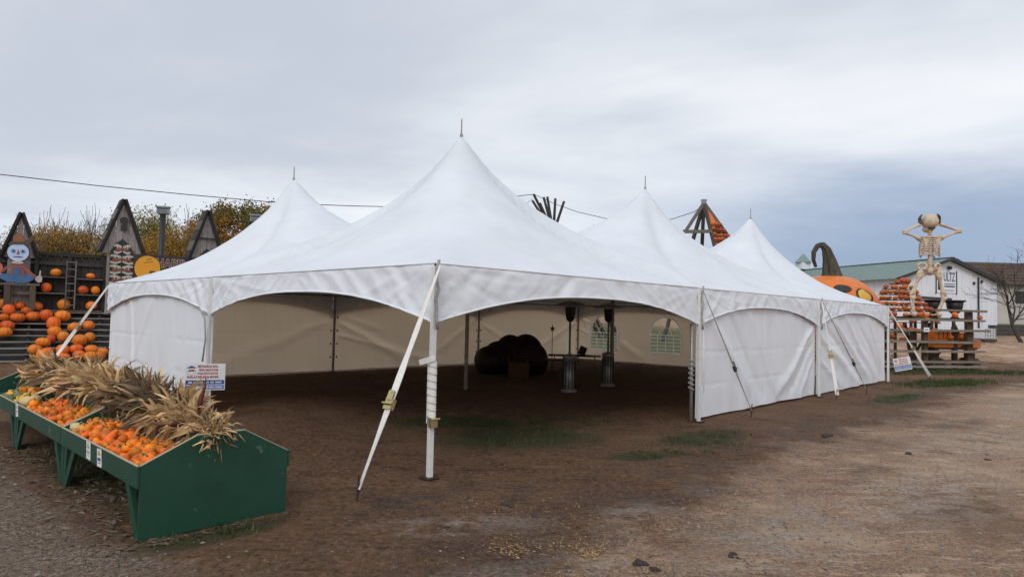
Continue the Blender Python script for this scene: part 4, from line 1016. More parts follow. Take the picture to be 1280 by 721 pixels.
# gabled hut fronts
def hut(x, w, ze, za, rz, lab, depth=.9, zb=1.6, body=True):
    t = thing('gabled_hut', lab, 'wooden hut', wp(x, .12, 0), WR + rz, 'gabled wooden huts on the display wall')
    hw = w / 2; n = max(5, int(w / .2)); pw = w / n
    for i in range(n):
        xa = -hw + i * pw; xb = xa + pw * .94
        za_, zb_ = [ze + (za - ze) * (1 - abs(q) / hw) for q in (xa, xb)]; poly = [(xa, ze - .12), (xb, ze - .12), (xb, zb_)]
        if xa < 0 < xb: poly.append((0, za))
        poly.append((xa, za_)); d0 = -.012 * (i % 3)
        MB().prism(poly, (d0, d0 + .03), lambda a, b, d: (a, d, b)).build('gable_plank', hut_wood, t)
    if body:
        bw = hw * .72; m = max(3, int(bw * 2 / .2)); q = bw * 2 / m
        for i in range(m): MB().box((-bw + (i + .5) * q, .04 + .008 * (i % 2), (zb + ze) / 2 - .06), (q * .95, .03, ze - zb)).build('post_plank', hut_wood, t)
    sl = math.hypot(hw, za - ze); d = Vector((hw, 0, za - ze)).normalized()
    for s in (-1, 1):
        a = Vector((s * (hw + .10 * d.x + .02), depth / 2 - .14, ze - .10 * d.z)); b = Vector((0, depth / 2 - .14, za + .03))
        n_ = Vector((s * d.z, 0, d.x)); off = n_ * .035
        rf = MB(); rf.beam(a + off, b + off + Vector((s * .0, 0, 0)), depth, .05, n_); ro = rf.build('roof_slope', dark_wood, t)
        k = 5
        for j in range(k):
            c = lerp(a, b, (j + .5) / k) + n_ * (.067 + .006 * (j % 2)); MB().beam(c - (b - a) / k * .47, c + (b - a) / k * .47, depth + .03, .018, n_).build('roof_board', grey_wood if j % 2 else dark_wood, ro)
        fa = MB().beam(Vector((a.x, -.045, a.z)), Vector((b.x + s * .02, -.045, b.z)), .04, .13, n_); fa.build('bargeboard', dark_wood, t)
    return t
h1 = hut(.62, .88, 3.55, 4.92, .10, 'smallest gabled wooden hut front, at the left edge behind the scarecrow cutout', .5)
h2 = hut(3.60, 1.28, 3.88, 5.72, .14, 'tallest gabled wooden hut front with a panel of fanged mouths on its post', .55)
h3 = hut(6.42, 1.22, 3.72, 5.62, .12, 'gabled wooden hut front half hidden behind the white tent roof', .6)
MB().box((0, -.075, 4.55), (.75, .03, .06)).build('cross_rail', dark_wood, h3)
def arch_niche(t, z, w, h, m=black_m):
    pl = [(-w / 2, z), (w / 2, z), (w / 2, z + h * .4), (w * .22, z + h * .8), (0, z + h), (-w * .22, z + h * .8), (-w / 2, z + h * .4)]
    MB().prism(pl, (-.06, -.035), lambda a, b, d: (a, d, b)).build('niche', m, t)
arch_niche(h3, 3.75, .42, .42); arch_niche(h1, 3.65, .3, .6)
# a carved face board in the tallest gable
MB().lathe([(.13, -.03), (.13, .03)], n=16).build('carved_ring', dark_wood, h2, False, (0.02, -.05, 4.98)).rotation_euler = (R(90), 0, 0)
MB().box((.02, -.05, 4.72), (.20, .04, .22)).build('carved_block', dark_wood, h2)
# panel of mouths
tp = thing('mouth_panel', 'carved panel of four stacked open mouths with pale fangs on the tallest hut post', 'carving', wp(3.60, .24, 0), WR + .14)
MB().prism([(-.36, 2.55), (.36, 2.55), (.36, 3.85), (.2, 4.12), (0, 4.30), (-.2, 4.12), (-.36, 3.85)], (.0, .04), lambda a, b, d: (a, d, b)).build('backing', black_m, tp)
for i in range(4):
    z = 3.92 - i * .37; w = .36 if i else .26
    MB().prism([(-w * .85, z - .085), (0, z - .05), (w * .85, z - .085), (w * .8, z + .085), (0, z + .04), (-w * .8, z + .085)], (-.05, -.005), lambda a, b, d: (a, d, b)).build('mouth', mouth_m, tp)
    for s in (-1, 1):
        MB().prism([(s * w, z + .08), (s * w * .55, z + .09), (s * .02, z + .035), (s * .02, z + .11), (s * w * .6, z + .18), (s * w * .98, z + .15)][::s], (-.045, .0), lambda a, b, d: (a, d, b)).build('upper_lip', fang_m, tp)
        MB().prism([(s * w, z - .07), (s * w * .6, z - .10), (s * .02, z - .045), (s * .02, z - .11), (s * w * .6, z - .185), (s * w, z - .15)][::-s], (-.045, .0), lambda a, b, d: (a, d, b)).build('lower_lip', fang_m, tp)
        for fx in (.3, .6): MB().prism([(s * w * fx - .03, z + .07 + .04 * fx), (s * w * fx, z - .01), (s * w * fx + .03, z + .07 + .04 * fx)], (-.06, -.03), lambda a, b, d: (a, d, b)).build('fang', fang_m, tp)
# happy halloween sign with the moon
ts = thing('halloween_sign', 'dark sign with a yellow moon reading HAPPY HALLOWEEN above the wall', 'sign', wp(3.98, .20, 0), WR)
MB().box((1.35, 0, 3.30), (2.75, .04, .98)).build('board', mat('sign_black', (.035, .022, .02), (.05, .03, .025), 4, .6), ts)
MB().prism([(.45 + .42 * math.cos(a), 3.28 + .46 * math.sin(a)) for a in [2 * math.pi * q / 28 for q in range(28)]], (-.06, -.021), lambda a, b, d: (a, d, b)).build('moon', moon_m, ts)
for i in range(4): MB().beam((.34 + .03 * i, -.063, 3.48 + .055 * i), (.62 - .02 * i, -.063, 3.53 + .055 * i), .004, .018).build('moon_streak', gold_m if i % 2 else maroon, ts)
o = link('lettering', text_mesh('lettering', 'HAPPY', .46, fang_m, .006, .022, 'LEFT', .80), ts, (.72, -.028, 3.34), (R(90), 0, 0))
o = link('lettering', text_mesh('lettering', 'HAPPY', .46, maroon, .006, .004, 'LEFT', .80), ts, (.72, -.036, 3.34), (R(90), 0, 0))
o = link('lettering', text_mesh('lettering', 'HALLOWEEN', .40, orange_m, .006, .012, 'LEFT', .84), ts, (.66, -.028, 2.90), (R(90), 0, 0))
MB().box((.62, -.07, 3.02), (.20, .012, .34)).build('house_shape', maroon, ts)
# scarecrow cutout sitting on a bench
tb = thing('bench', 'rough wooden bench on the wall holding the scarecrow cutout', 'bench', wp(.70, .32, 1.68), WR)
MB().box((0, 0, .84), (1.05, .32, .07)).build('seat', grey_wood, tb)
for sx in (-.34, .34): MB().box((sx, -.02, .40), (.17, .26, .80)).build('leg', post_m, tb)
MB().box((0, .05, .55), (.6, .05, .1)).build('stretcher', grey_wood, tb)
sc = thing('scarecrow_cutout', 'flat painted scarecrow cutout sitting cross legged with a pale round face and brown hat', 'cutout', wp(.60, .46, 2.56), WR); sc.scale = (.68, 1, 1)
def flat(name, poly, m, d0, d1): MB().prism(poly, (d0, d1), lambda a, b, d: (a, d, b)).build(name, m, sc)
def oval(cx, cz, a, b, n=24, rot=0): return [(cx + a * math.cos(t) * math.cos(rot) - b * math.sin(t) * math.sin(rot), cz + a * math.cos(t) * math.sin(rot) + b * math.sin(t) * math.cos(rot)) for t in [2 * math.pi * q / n for q in range(n)]]
flat('leg', oval(-.30, .16, .40, .13, 20, -.12), denim, -.03, 0); flat('leg', oval(.30, .14, .42, .13, 20, .16), denim, -.045, -.012)
flat('torso', [(-.26, .22), (.26, .22), (.22, .62), (.10, .70), (-.10, .70), (-.22, .62)], plaid, -.02, .01)
flat('bib', [(-.15, .15), (.15, .15), (.13, .52), (-.13, .52)], denim, -.04, -.022)
flat('arm', [(-.18, .66), (-.26, .60), (-.62, .28), (-.70, .34), (-.60, .44)], plaid, -.035, -.005)
flat('arm', [(.18, .66), (.60, .36), (.80, .24), (.72, .16), (.45, .30), (.24, .50)], plaid, -.035, -.005)
flat('hand', [(.70, .22), (.86, .26), (.90, .44), (.95, .45), (.95, .28), (1.02, .20), (1.0, .06), (.86, .03), (.74, .12)], fang_m, -.03, 0)
flat('hand', oval(-.78, .30, .16, .09), fang_m, -.03, 0)
flat('held_pumpkin', oval(-.76, .48, .20, .18), mat('cutout_pumpkin_paint', (.55, .16, .10), (.42, .10, .06), 6, .6), -.045, -.012)
flat('head', oval(.0, 1.02, .43, .30, 28), skin_m, -.03, .005)
flat('head_rim', oval(.0, 1.02, .465, .335, 28), black_m, 0.006, .02)
for s in (-1, 1): flat('eye', oval(s * .19, 1.06, .10, .07), mat('cutout_eye_blue', (.20, .34, .62), None, 6, .6), -.038, -.031); flat('eye_pupil', oval(s * .18, 1.06, .04, .035), black_m, -.044, -.039)
flat('nose', [(-.06, .96), (.06, .96), (0, 1.12)], red_m, -.042, -.031)
flat('mouth', oval(0, .87, .20, .018), maroon, -.038, -.031)
flat('neck_frill', oval(0, .68, .24, .05), fang_m, -.045, -.021)
flat('hat_crown', [(-.24, 1.30), (.24, 1.30), (.22, 1.52), (.10, 1.62), (-.06, 1.66), (-.22, 1.56)], hat_m, -.03, 0)
flat('hat_brim', [(-.42, 1.27), (.40, 1.30), (.72, 1.62), (.50, 1.60), (.25, 1.40), (-.3, 1.36)], mat('hat_brim_paint', (.10, .07, .045), None, 6, .7), -.045, -.012)

def wall_pumpkins():
    rnd = random.Random(21)
    S = [('on the upper shelf left of the ladder', 1.67, .15, 2.83, .46), ('on the upper shelf right of the ladder', 2.67, .15, 2.80, .42), ('on the lower shelf left of the ladder', 1.40, .15, 2.27, .46),
         ('on the lower shelf just right of the ladder', 2.48, .15, 2.25, .48), ('on the lower shelf beside the hut post', 2.86, .15, 2.25, .40), ('squat, half hidden by the white tent strap on the bottom shelf', 2.78, .2, 1.70, .48), ('on the shelf at the left edge beside the scarecrow cutout', .0, .15, 2.32, .44)]
    for lab, t_, o_, z, d in S: pumpkin(*wp(t_, o_, z), d * .70, 'orange pumpkin ' + lab, 'pumpkins on the wall shelves', rnd)
    Brow = [('top row of the slope', [(.26, 0, .45), (.69, -.02, .43), (1.12, .01, .48), (1.92, -.01, .49), (-.3, 0, .46), (-.8, .02, .44)]),
            ('second row of the slope', [(.30, .45, .36), (.68, .49, .53), (1.1, .44, .5), (1.47, .42, .46), (1.9, .45, .57), (-.2, .48, .5), (-.7, .45, .46)]),
            ('gap behind the second row', [(.46, .25, .42), (.89, .23, .42)]),
            ('third row of the slope', [(.40, .80, .48), (1.68, .77, .50), (2.28, .84, .48), (2.64, .76, .44), (-.2, .85, .5)]),
            ('fourth row of the slope', [(.41, 1.02, .48), (1.73, 1.02, .50)]),
            ('fifth row of the slope', [(1.41, 1.36, .52), (1.66, 1.22, .34), (1.97, 1.20, .43), (2.41, 1.34, .52), (2.68, 1.21, .40)]),
            ('sixth row of the slope', [(1.19, 1.64, .48), (1.59, 1.67, .44), (1.98, 1.68, .46), (2.36, 1.62, .48), (2.76, 1.62, .47), (3.08, 1.66, .40)]),
            ('foot of the slope', [(2.4, 1.9, .46), (2.76, 1.88, .42), (2.7, 2.08, .46), (3.04, 1.92, .40), (2.0, 1.95, .44), (1.5, 1.96, .46)])]
    ordn = ['leftmost', 'second', 'third', 'fourth', 'fifth', 'sixth', 'seventh']
    for row, L_ in Brow:
        L_ = sorted(L_)
        for i, (t_, o_, d) in enumerate(L_):
            z = 1.64 - .89 * max(0, o_ - .05)
            if o_ < .2: z = 1.66
            pumpkin(*wp(t_, o_ + .14, max(z, .02)), d * .84, 'orange pumpkin, ' + (ordn[i] if i < len(L_) - 1 or len(L_) < 2 else 'rightmost') + ' in the ' + row, 'pumpkins piled on the slatted slope', rnd)
wall_pumpkins()

def flood(x, y, h, lab, hidden=0):
    z = groundz(x, y); t = thing('floodlight_pole', lab, 'floodlight', (x, y, z), .3, 'floodlight poles behind the wall')
    MB().tube([(0, 0, 0), (0, 0, h - z - .2)], [.16, .13], 10).build('pole', black_m, t, True)
    b = MB().box((0, 0, h - z - .02), (.50, .34, .30)).build('lamp_box', mat('lamp_grey', (.33, .36, .40), (.26, .28, .32), 3, .5), t, False, None, .02)
    MB().box((0, -.02, h - z + .145), (.60, .44, .05)).build('lid', mat('lamp_grey', (.33, .36, .40)), t)
    for q in range(3): MB().box((0, -.175, h - z - .11 + q * .08), (.42, .012, .03)).build('louvre', black_m, b)
flood(-16.07, 30, 6.30, 'dark floodlight pole between the two tall huts with a pale lamp box on top')
flood(-12.60, 32, 6.30, 'floodlight pole just showing above the tent roof in front of the orange tree')
MB_ = MB().tube([(-75, 14, 10.6), (-50, 21, 9.0), (-28.97, 28.0, 8.15), (-23.64, 30.0, 7.8), (-20.17, 31.5, 7.66), (-16.25, 33.0, 7.56), (-12.09, 35.0, 7.56), (-8.91, 36.0, 7.67), (-7.11, 37.0, 7.83), (-3.88, 38.5, 8.34), (-0.12, 40.0, 9.1), (1.15, 40.0, 9.27)], .022, 6)
tag(MB_.build('overhead_wire', wire_m, None, True), 'black cable sagging across the sky to the bundle of poles behind the tent', 'cable')
tag(MB().tube([(1.25, 40.0, 9.27), (2.5, 39.8, 8.68), (3.87, 39.6, 8.18), (5.92, 39.0, 7.65), (7.35, 38.0, 7.44), (8.96, 37.0, 7.47), (9.95, 36.0, 7.75), (10.48, 36.0, 8.15)], .018, 6).build('overhead_wire', wire_m, None, True), 'thin cable sagging from the bundle of poles to the pumpkin tower', 'cable')

# ------------------------------------------------------------------ beyond the tent
# teepee: poles crossing high up, splayed to the ground
z0 = groundz(2.5, 40)
t = thing('teepee_frame', 'bundle of dark bare poles crossing like a teepee behind the tent', 'teepee', (2.45, 40, z0))
X_ = Vector((.0, 0, 6.9 - z0))
for tx, tz, oy in ((-1.25, 9.30, .1), (-1.33, 8.86, -.2), (-.62, 9.15, .25), (-.42, 9.12, -.15), (.10, 9.08, .2), (.62, 8.88, -.05), (-.86, 8.75, .0)):
    top = Vector((tx, oy, tz - z0)); base = X_ + (X_ - top) * (X_.z / (top.z - X_.z)); base.z = 0
    if (base.xy).length > 4.5: base.xy = base.xy.normalized() * 4.5 if base.xy.length else base.xy
    # keep the pole straight through a point near the crossing
    mid = lerp(base, top, .74)
    MB().tube([base, mid, top], [.12, .095, .075], 8).build('teepee_pole', dark_wood, t, True)
MB().tube([(-1.3, 0, 9.0 - z0), (-2.0, .1, 8.45 - z0), (-3.6, .2, 7.0 - z0), (-8, .4, 0)], .012, 5).build('guy_wire', wire_m, t)

# pumpkin tower: pyramid of beams, one face shelved with pumpkins
z0 = groundz(10.5, 36)
t = thing('pumpkin_tower', 'timber pyramid tower with shelves of pumpkins on its right face behind the tent', 'tower', (10.47, 36, z0))
H = 8.25 - z0; A_ = Vector((0, 0, H))
slope = .62
B_ = [Vector((-1.06 * H / 1.7 * 1.02, -.3, 0)), Vector((-.35 * H / 1.7, 2.6, 0)), Vector((.30 * H / 1.7, -2.0, 0)), Vector((1.42 * H / 1.8, .8, 0))]
for b in B_: MB().beam(b, A_, .16, .16).build('tower_post', grey_wood, t)
MB().beam(B_[0] * .0 + Vector((-.1, .6, 0)), A_, .16, .16).build('tower_post', dark_wood, t)
for zc in (H - 1.62, H - 4): f = 1 - zc / H; MB().beam(B_[0] * f + Vector((-.15, -.05, zc)), B_[2] * f + Vector((.05, -.08, zc)), .12, .18).build('cross_beam', grey_wood, t)
k = MB().lathe([(.10, -.1), (.16, .02), (.12, .10), (.2, .16), (.05, .22)], (0, 0, H), 10).build('cap', mat('lamp_grey', (.33, .36, .40)), t, True)
rust_wood = mat('rust_stained_wood', (.20, .095, .045), (.12, .06, .03), 5, .85, (1, 9, 9), vary=.3)
MB().add([lerp(A_, B_[2], .03) + Vector((.02, .14, 0)), lerp(A_, B_[2], .8) + Vector((.02, .14, 0)), lerp(A_, B_[3], .8) + Vector((0, .14, 0)), lerp(A_, B_[3], .03) + Vector((0, .14, 0)), lerp(A_, B_[2], .03) + Vector((.02, .18, 0)), lerp(A_, B_[2], .8) + Vector((.02, .18, 0)), lerp(A_, B_[3], .8) + Vector((0, .18, 0)), lerp(A_, B_[3], .03) + Vector((0, .18, 0))], [(0, 1, 2, 3), (7, 6, 5, 4), (0, 4, 5, 1), (1, 5, 6, 2), (2, 6, 7, 3), (3, 7, 4, 0)]).build('backing_board', rust_wood, t)
rnd = random.Random(5)
for i in range(16):
    f = .165 + i * .036; a = lerp(A_, B_[2], f); b = lerp(A_, B_[3], f)
    if i == 0:
        MB().add([lerp(A_, B_[2], .03) + Vector((.02, -.05, 0)), lerp(A_, B_[2], .165) + Vector((.02, -.05, 0)), lerp(A_, B_[3], .165), lerp(A_, B_[3], .03)], [(0, 1, 2, 3)]).build('face_board', orange_m, t)
    MB().beam(a, b, .26, .05).build('shelf', rust_wood, t)
    n = max(2, int((b - a).length / .24))
    for j in range(n):
        if i > 9: break
        c = lerp(a, b, (j + .5) / n); p_ = Vector((10.47, 36, z0)) + c + Vector((0, -.05, .02)); d = .27 * rnd.uniform(.8, 1.05)
        o = link('small_pumpkin', PR[rnd.randrange(4)], None, p_, (0, 0, rnd.random() * 6), (d, d, d * .9)); tag(o, 'small orange pumpkin on a shelf of the timber pyramid tower', 'pumpkin', 'small pumpkins on the pyramid tower')

# giant jack-o-lantern pumpkin
gc = Vector((15.4, 32, 0)); zg = groundz(15.4, 32)
t = thing('giant_pumpkin', 'house sized orange jack o lantern pumpkin with a curled dark stem behind the tent', 'giant pumpkin', (15.4, 32, zg)); cz = 2.1 - zg
gf = ribfn(12, .055, .05, .3, .02)
MB().ball((0, 0, cz), (2.45, 2.45, 2.1), 96, 32, gf).build('shell', giant_m, t, True)
def eye(name, dirv, a, b, m, k):
    d = Vector(dirv).normalized(); s = d.cross(Vector((0, 0, 1))).normalized(); u = s.cross(d).normalized(); mb = MB(); n = 28; rings = 5
    vs = []; fs = []
    def pt(q):
        q = q.normalized(); w = gf(Vector((q.x * 2.45, q.y * 2.45, q.z * 2.1)), q); return w * k + Vector((0, 0, cz))
    vs.append(pt(d))
    for i in range(1, rings + 1):
        for j in range(n): th = 2 * math.pi * j / n; vs.append(pt(d + s * (a * i / rings * math.cos(th)) + u * (b * i / rings * math.sin(th))))
    for j in range(n): fs.append((0, 1 + j, 1 + (j + 1) % n))
    for i in range(rings - 1):
        for j in range(n): q = 1 + i * n; fs.append((q + j, q + n + j, q + n + (j + 1) % n, q + (j + 1) % n))
    # a rim turned down into the shell gives the plate its thickness
    for j in range(n): th = 2 * math.pi * j / n; vs.append(pt(d + s * (a * math.cos(th)) + u * (b * math.sin(th))) * .96 + Vector((0, 0, cz * .04)))
    q = 1 + (rings - 1) * n
    for j in range(n): fs.append((q + j, q + n + j, q + n + (j + 1) % n, q + (j + 1) % n))
    mb.add(vs, fs).build(name, m, t, True)
eye('eye', (-.098, -.758, .60), .16, .115, black_m, 1.012)
eye('eye', (.30, -.827, .46), .17, .17, mat('eye_yellow', (.72, .42, .05), (.62, .34, .04), 2, .5), 1.012)
eye('eye_rim', (.30, -.827, .46), .21, .21, black_m, 1.006)
eye('nose', (.12, -.95, .10), .12, .12, black_m, 1.012)
mth_ = MB()
st = [(.18, 0, cz + 1.75), (.16, 0, cz + 2.15), (.06, 0, cz + 2.75), (-.08, 0, cz + 3.25), (-.27, 0, cz + 3.50), (-.52, 0, cz + 3.46), (-.70, .02, cz + 3.15), (-.70, .05, cz + 2.75), (-.55, .1, cz + 2.42)]
st2 = []
for i in range(len(st) - 1):
    for q in range(3): st2.append(tuple(lerp(st[i][c], st[i + 1][c], q / 3) for c in range(3)))
st2.append(st[-1]); rr = [tab([(0, .62), (.12, .44), (.3, .27), (.45, .17), (.6, .13), (.8, .11), (1, .07)], i / (len(st2) - 1)) for i in range(len(st2))]
mth_.tube(st2, rr, 14)
for i, q in enumerate(mth_.v):
    j = i % 14
    if j % 2: ctr = Vector(st2[min(i // 14, len(st2) - 1)]); mth_.v[i] = tuple(ctr + (Vector(q) - ctr) * .78)
mth_.build('curled_stem', gstem_m, t, False)

# plank rack at right, in front of the pumpkins
rk = thing('plank_rack', 'open rack of long weathered horizontal planks on dark posts at the right of the tent', 'rack', (15.05, 26.3, 0), math.atan2(.9, 4.42))
rnd = random.Random(9)
ends = [4.48, 4.62, 4.42, 4.40, 4.66, 4.42, 4.50]
for i, z in enumerate((.14, .33, .74, 1.14, 1.58, 2.02, 2.44)):
    x0 = -2.6 if i < 6 else 2.05; x1 = ends[i]
    MB().box(((x0 + x1) / 2, -.12, z), (x1 - x0, .22, .085)).build('plank', rail_m, rk).rotation_euler = (0, R(rnd.uniform(-.4, .4)), 0)
    if i in (0, 1, 3, 4): MB().box(((x0 + x1) / 2 + .15, .42, z + .02), (x1 - x0, .20, .05)).build('plank', rail_m, rk)
for x, y, w, h in ((3.93, .10, .26, 2.42), (3.70, .56, .17, 1.75), (1.80, .10, .18, 2.05), (.0, .1, .2, 2.05), (-1.6, .1, .2, 2.05), (1.7, .58, .15, 1.6)):
    MB().box((x, y, h / 2), (w, .16, h)).build('post', post_m, rk)
MB().beam((1.75, .12, .06), (2.55, .12, .72), .06, .14, (0, 1, 0)).build('brace', post_m, rk)
MB().box((1.58, -.235, 1.62), (.26, .006, .17)).build('notice_card', card_m, rk)
MB().box((1.58, -.24, 1.62), (.17, .003, .05)).build('print', mat('grey_ink', (.35, .36, .36)), bpy.data.objects['notice_card'])
def rkp(x, y, z): a = math.atan2(.9, 4.42); return Vector((15.05 + x * math.cos(a) - y * math.sin(a), 26.3 + x * math.sin(a) + y * math.cos(a), z))
rp = random.Random(31)
for x, y, z, d, lab in ((4.28, -.10, 2.065, .20, 'small reddish pumpkin on the plank end at the right post'), (.95, .42, 1.62, .24, 'small pumpkin on the rear plank, left of the skeleton'), (.55, .42, 1.20, .26, 'dark pumpkin low on the rear plank near the tent'), (.2, .42, 1.2, .22, 'small pumpkin on the low rear plank beside the tent wall'), (3.4, .42, 1.2, .22, 'small pumpkin on the rear plank behind the thick post')):
    pumpkin(*rkp(x, y, z), d, 'orange ' + lab if 'pumpkin' in lab and not lab.startswith('small') and not lab.startswith('dark') else lab, 'pumpkins on the plank rack', rp)

# tiered pyramid of pumpkins
rnd = random.Random(15); tr = thing('tiered_rack', 'dark stepped timber rack packed with rows of pumpkins beside the giant one', 'rack', (15.6, 29.0, 0), .05)
rows = [(3.62, 1.15, 1.95), (3.38, .75, 2.15), (3.13, .5, 2.25), (2.89, .4, 2.36), (2.65, .3, 2.45), (2.41, .3, 2.55), (2.17, .2, 2.66), (1.93, .2, 2.7), (1.5, .2, 2.7), (1.1, .2, 2.7)]
ordr = ['top', 'second', 'third', 'fourth', 'fifth', 'sixth', 'seventh', 'eighth', 'ninth', 'lowest']
rackpos = Matrix.Translation((15.6, 29.0, 0)) @ Matrix.Rotation(.05, 4, 'Z')
for i, (z, x0, x1) in enumerate(rows):
    y = -.13 * i
    MB().box(((x0 + x1) / 2, y, z - .03), (x1 - x0, .24, .04)).build('shelf', post_m, tr)
    d0 = .30 if i == 0 else .25; n = int((x1 - x0) / (d0 * .80)); ox = rnd.uniform(-.06, .06)
    for j in range(n):
        if i > 5 and rnd.random() < .35 + .1 * (i - 5): continue
        d = d0 * rnd.uniform(.86, 1.08); q = rackpos @ Vector((x0 + ox + (j + .5 + rnd.uniform(-.25, .25)) * (x1 - x0) / n, y - .02 + rnd.uniform(-.05, .04), z - .01))
        o = link('small_pumpkin', PR[rnd.randrange(4)], None, q, (rnd.uniform(-.5, .5), rnd.uniform(-.5, .5), rnd.random() * 6), (d, d, d * .82)); tag(o, 'small orange pumpkin in the %s row of the stepped rack' % ordr[i], 'pumpkin', 'small pumpkins in the %s row of the stepped rack' % ordr[i])
for x in (.3, 1.4, 2.5): MB().beam((x, -1.15, 0), (x, -.55, 1.9), .12, .12).build('post', post_m, tr)

# deck, urns, orange cart
dk_ = thing('timber_deck', 'dark timber trestle deck that the skeleton stands on', 'deck', (17.9, 28.4, 0), .1)
MB().box((.55, .3, 2.10), (2.7, 1.1, .06)).build('deck_board', post_m, dk_)
for x in (-.85, .1, 1.1, 1.95):
    for y in (-.2, .8): MB().box((x, y, 1.04), (.09, .09, 2.06)).build('post', post_m, dk_)
MB().beam((-.85, -.22, .3), (.1, -.22, 1.9), .05, .12, (0, 1, 0)).build('brace', post_m, dk_)
MB().beam((1.1, -.22, 1.9), (1.95, -.22, .3), .05, .12, (0, 1, 0)).build('brace', post_m, dk_)
for x, lab in ((18.80, 'wide rimmed black urn on the deck between the skeleton legs'), (19.74, 'wide rimmed black urn on the deck right of the skeleton')):
    t = thing('urn', lab, 'urn', (x, 29.3, 2.132), 0, 'black urns on the deck')
    MB().lathe([(.16, 0), (.18, .03), (.09, .10), (.10, .18), (.24, .30), (.31, .48), (.34, .72), (.31, .73), (.28, .50)], n=20).build('bowl', blackrough, t, True)
    MB().lathe([(.34, .70), (.44, .76), (.45, .79), (.40, .80), (.33, .77)], n=20).build('rim', blackrough, t, True)
for x, y, d, lab in ((18.42, 28.35, .25, 'small orange pumpkin on the deck between the skeleton feet'), (19.10, 28.35, .25, 'small orange pumpkin on the deck right of the skeleton'), (17.55, 28.3, .22, 'small orange pumpkin on the deck beside the left foot')):
    pumpkin(x, y, 2.135, d, lab, 'pumpkins at the skeleton feet', rp, 2, .1)
ct = thing('orange_cart', 'orange painted boxy cart parked behind the plank rack', 'cart', (18.62, 27.85, 0), .15)
MB().box((0, 0, 1.06), (2.25, .6, .36)).build('body', orange_m, ct, False, None, .03)
MB().box((-.62, .0, 1.42), (.72, .5, .34)).build('upper_box', orange_m, ct, False, None, .03)
for x in (-.82, -.62, -.42): MB().box((x, -.26, 1.42), (.02, .02, .30)).build('seam', maroon, ct)
MB().beam((.20, -.315, .90), (.55, -.315, 1.22), .02, .12, (0, 1, 0)).build('dark_stripe', black_m, ct)
MB().box((0, 0, .84), (2.0, .5, .07)).build('chassis', post_m, ct)
for x in (-.85, .85): MB().box((x, 0, .58), (.08, .5, .46)).build('axle_post', post_m, ct)
for x in (-.65, .65): 
    for y in (-.36, .36):
        w = MB().lathe([(.20, -.04), (.22, -.03), (.22, .03), (.20, .04)], n=18).build('wheel', post_m, ct, False, (x * 1.3, y * .9, .24)); w.rotation_euler = (R(90), 0, 0)
pumpkin(*rkp(4.28, .95, .95), .40, 'round orange pumpkin at the right end of the orange cart', 'pumpkins by the orange cart', rp, 2, .1)
pumpkin(*rkp(3.95, .42, 1.19), .34, 'orange pumpkin on the rear plank just right of the thick rack post', 'pumpkins by the orange cart', rp, 0, .1)

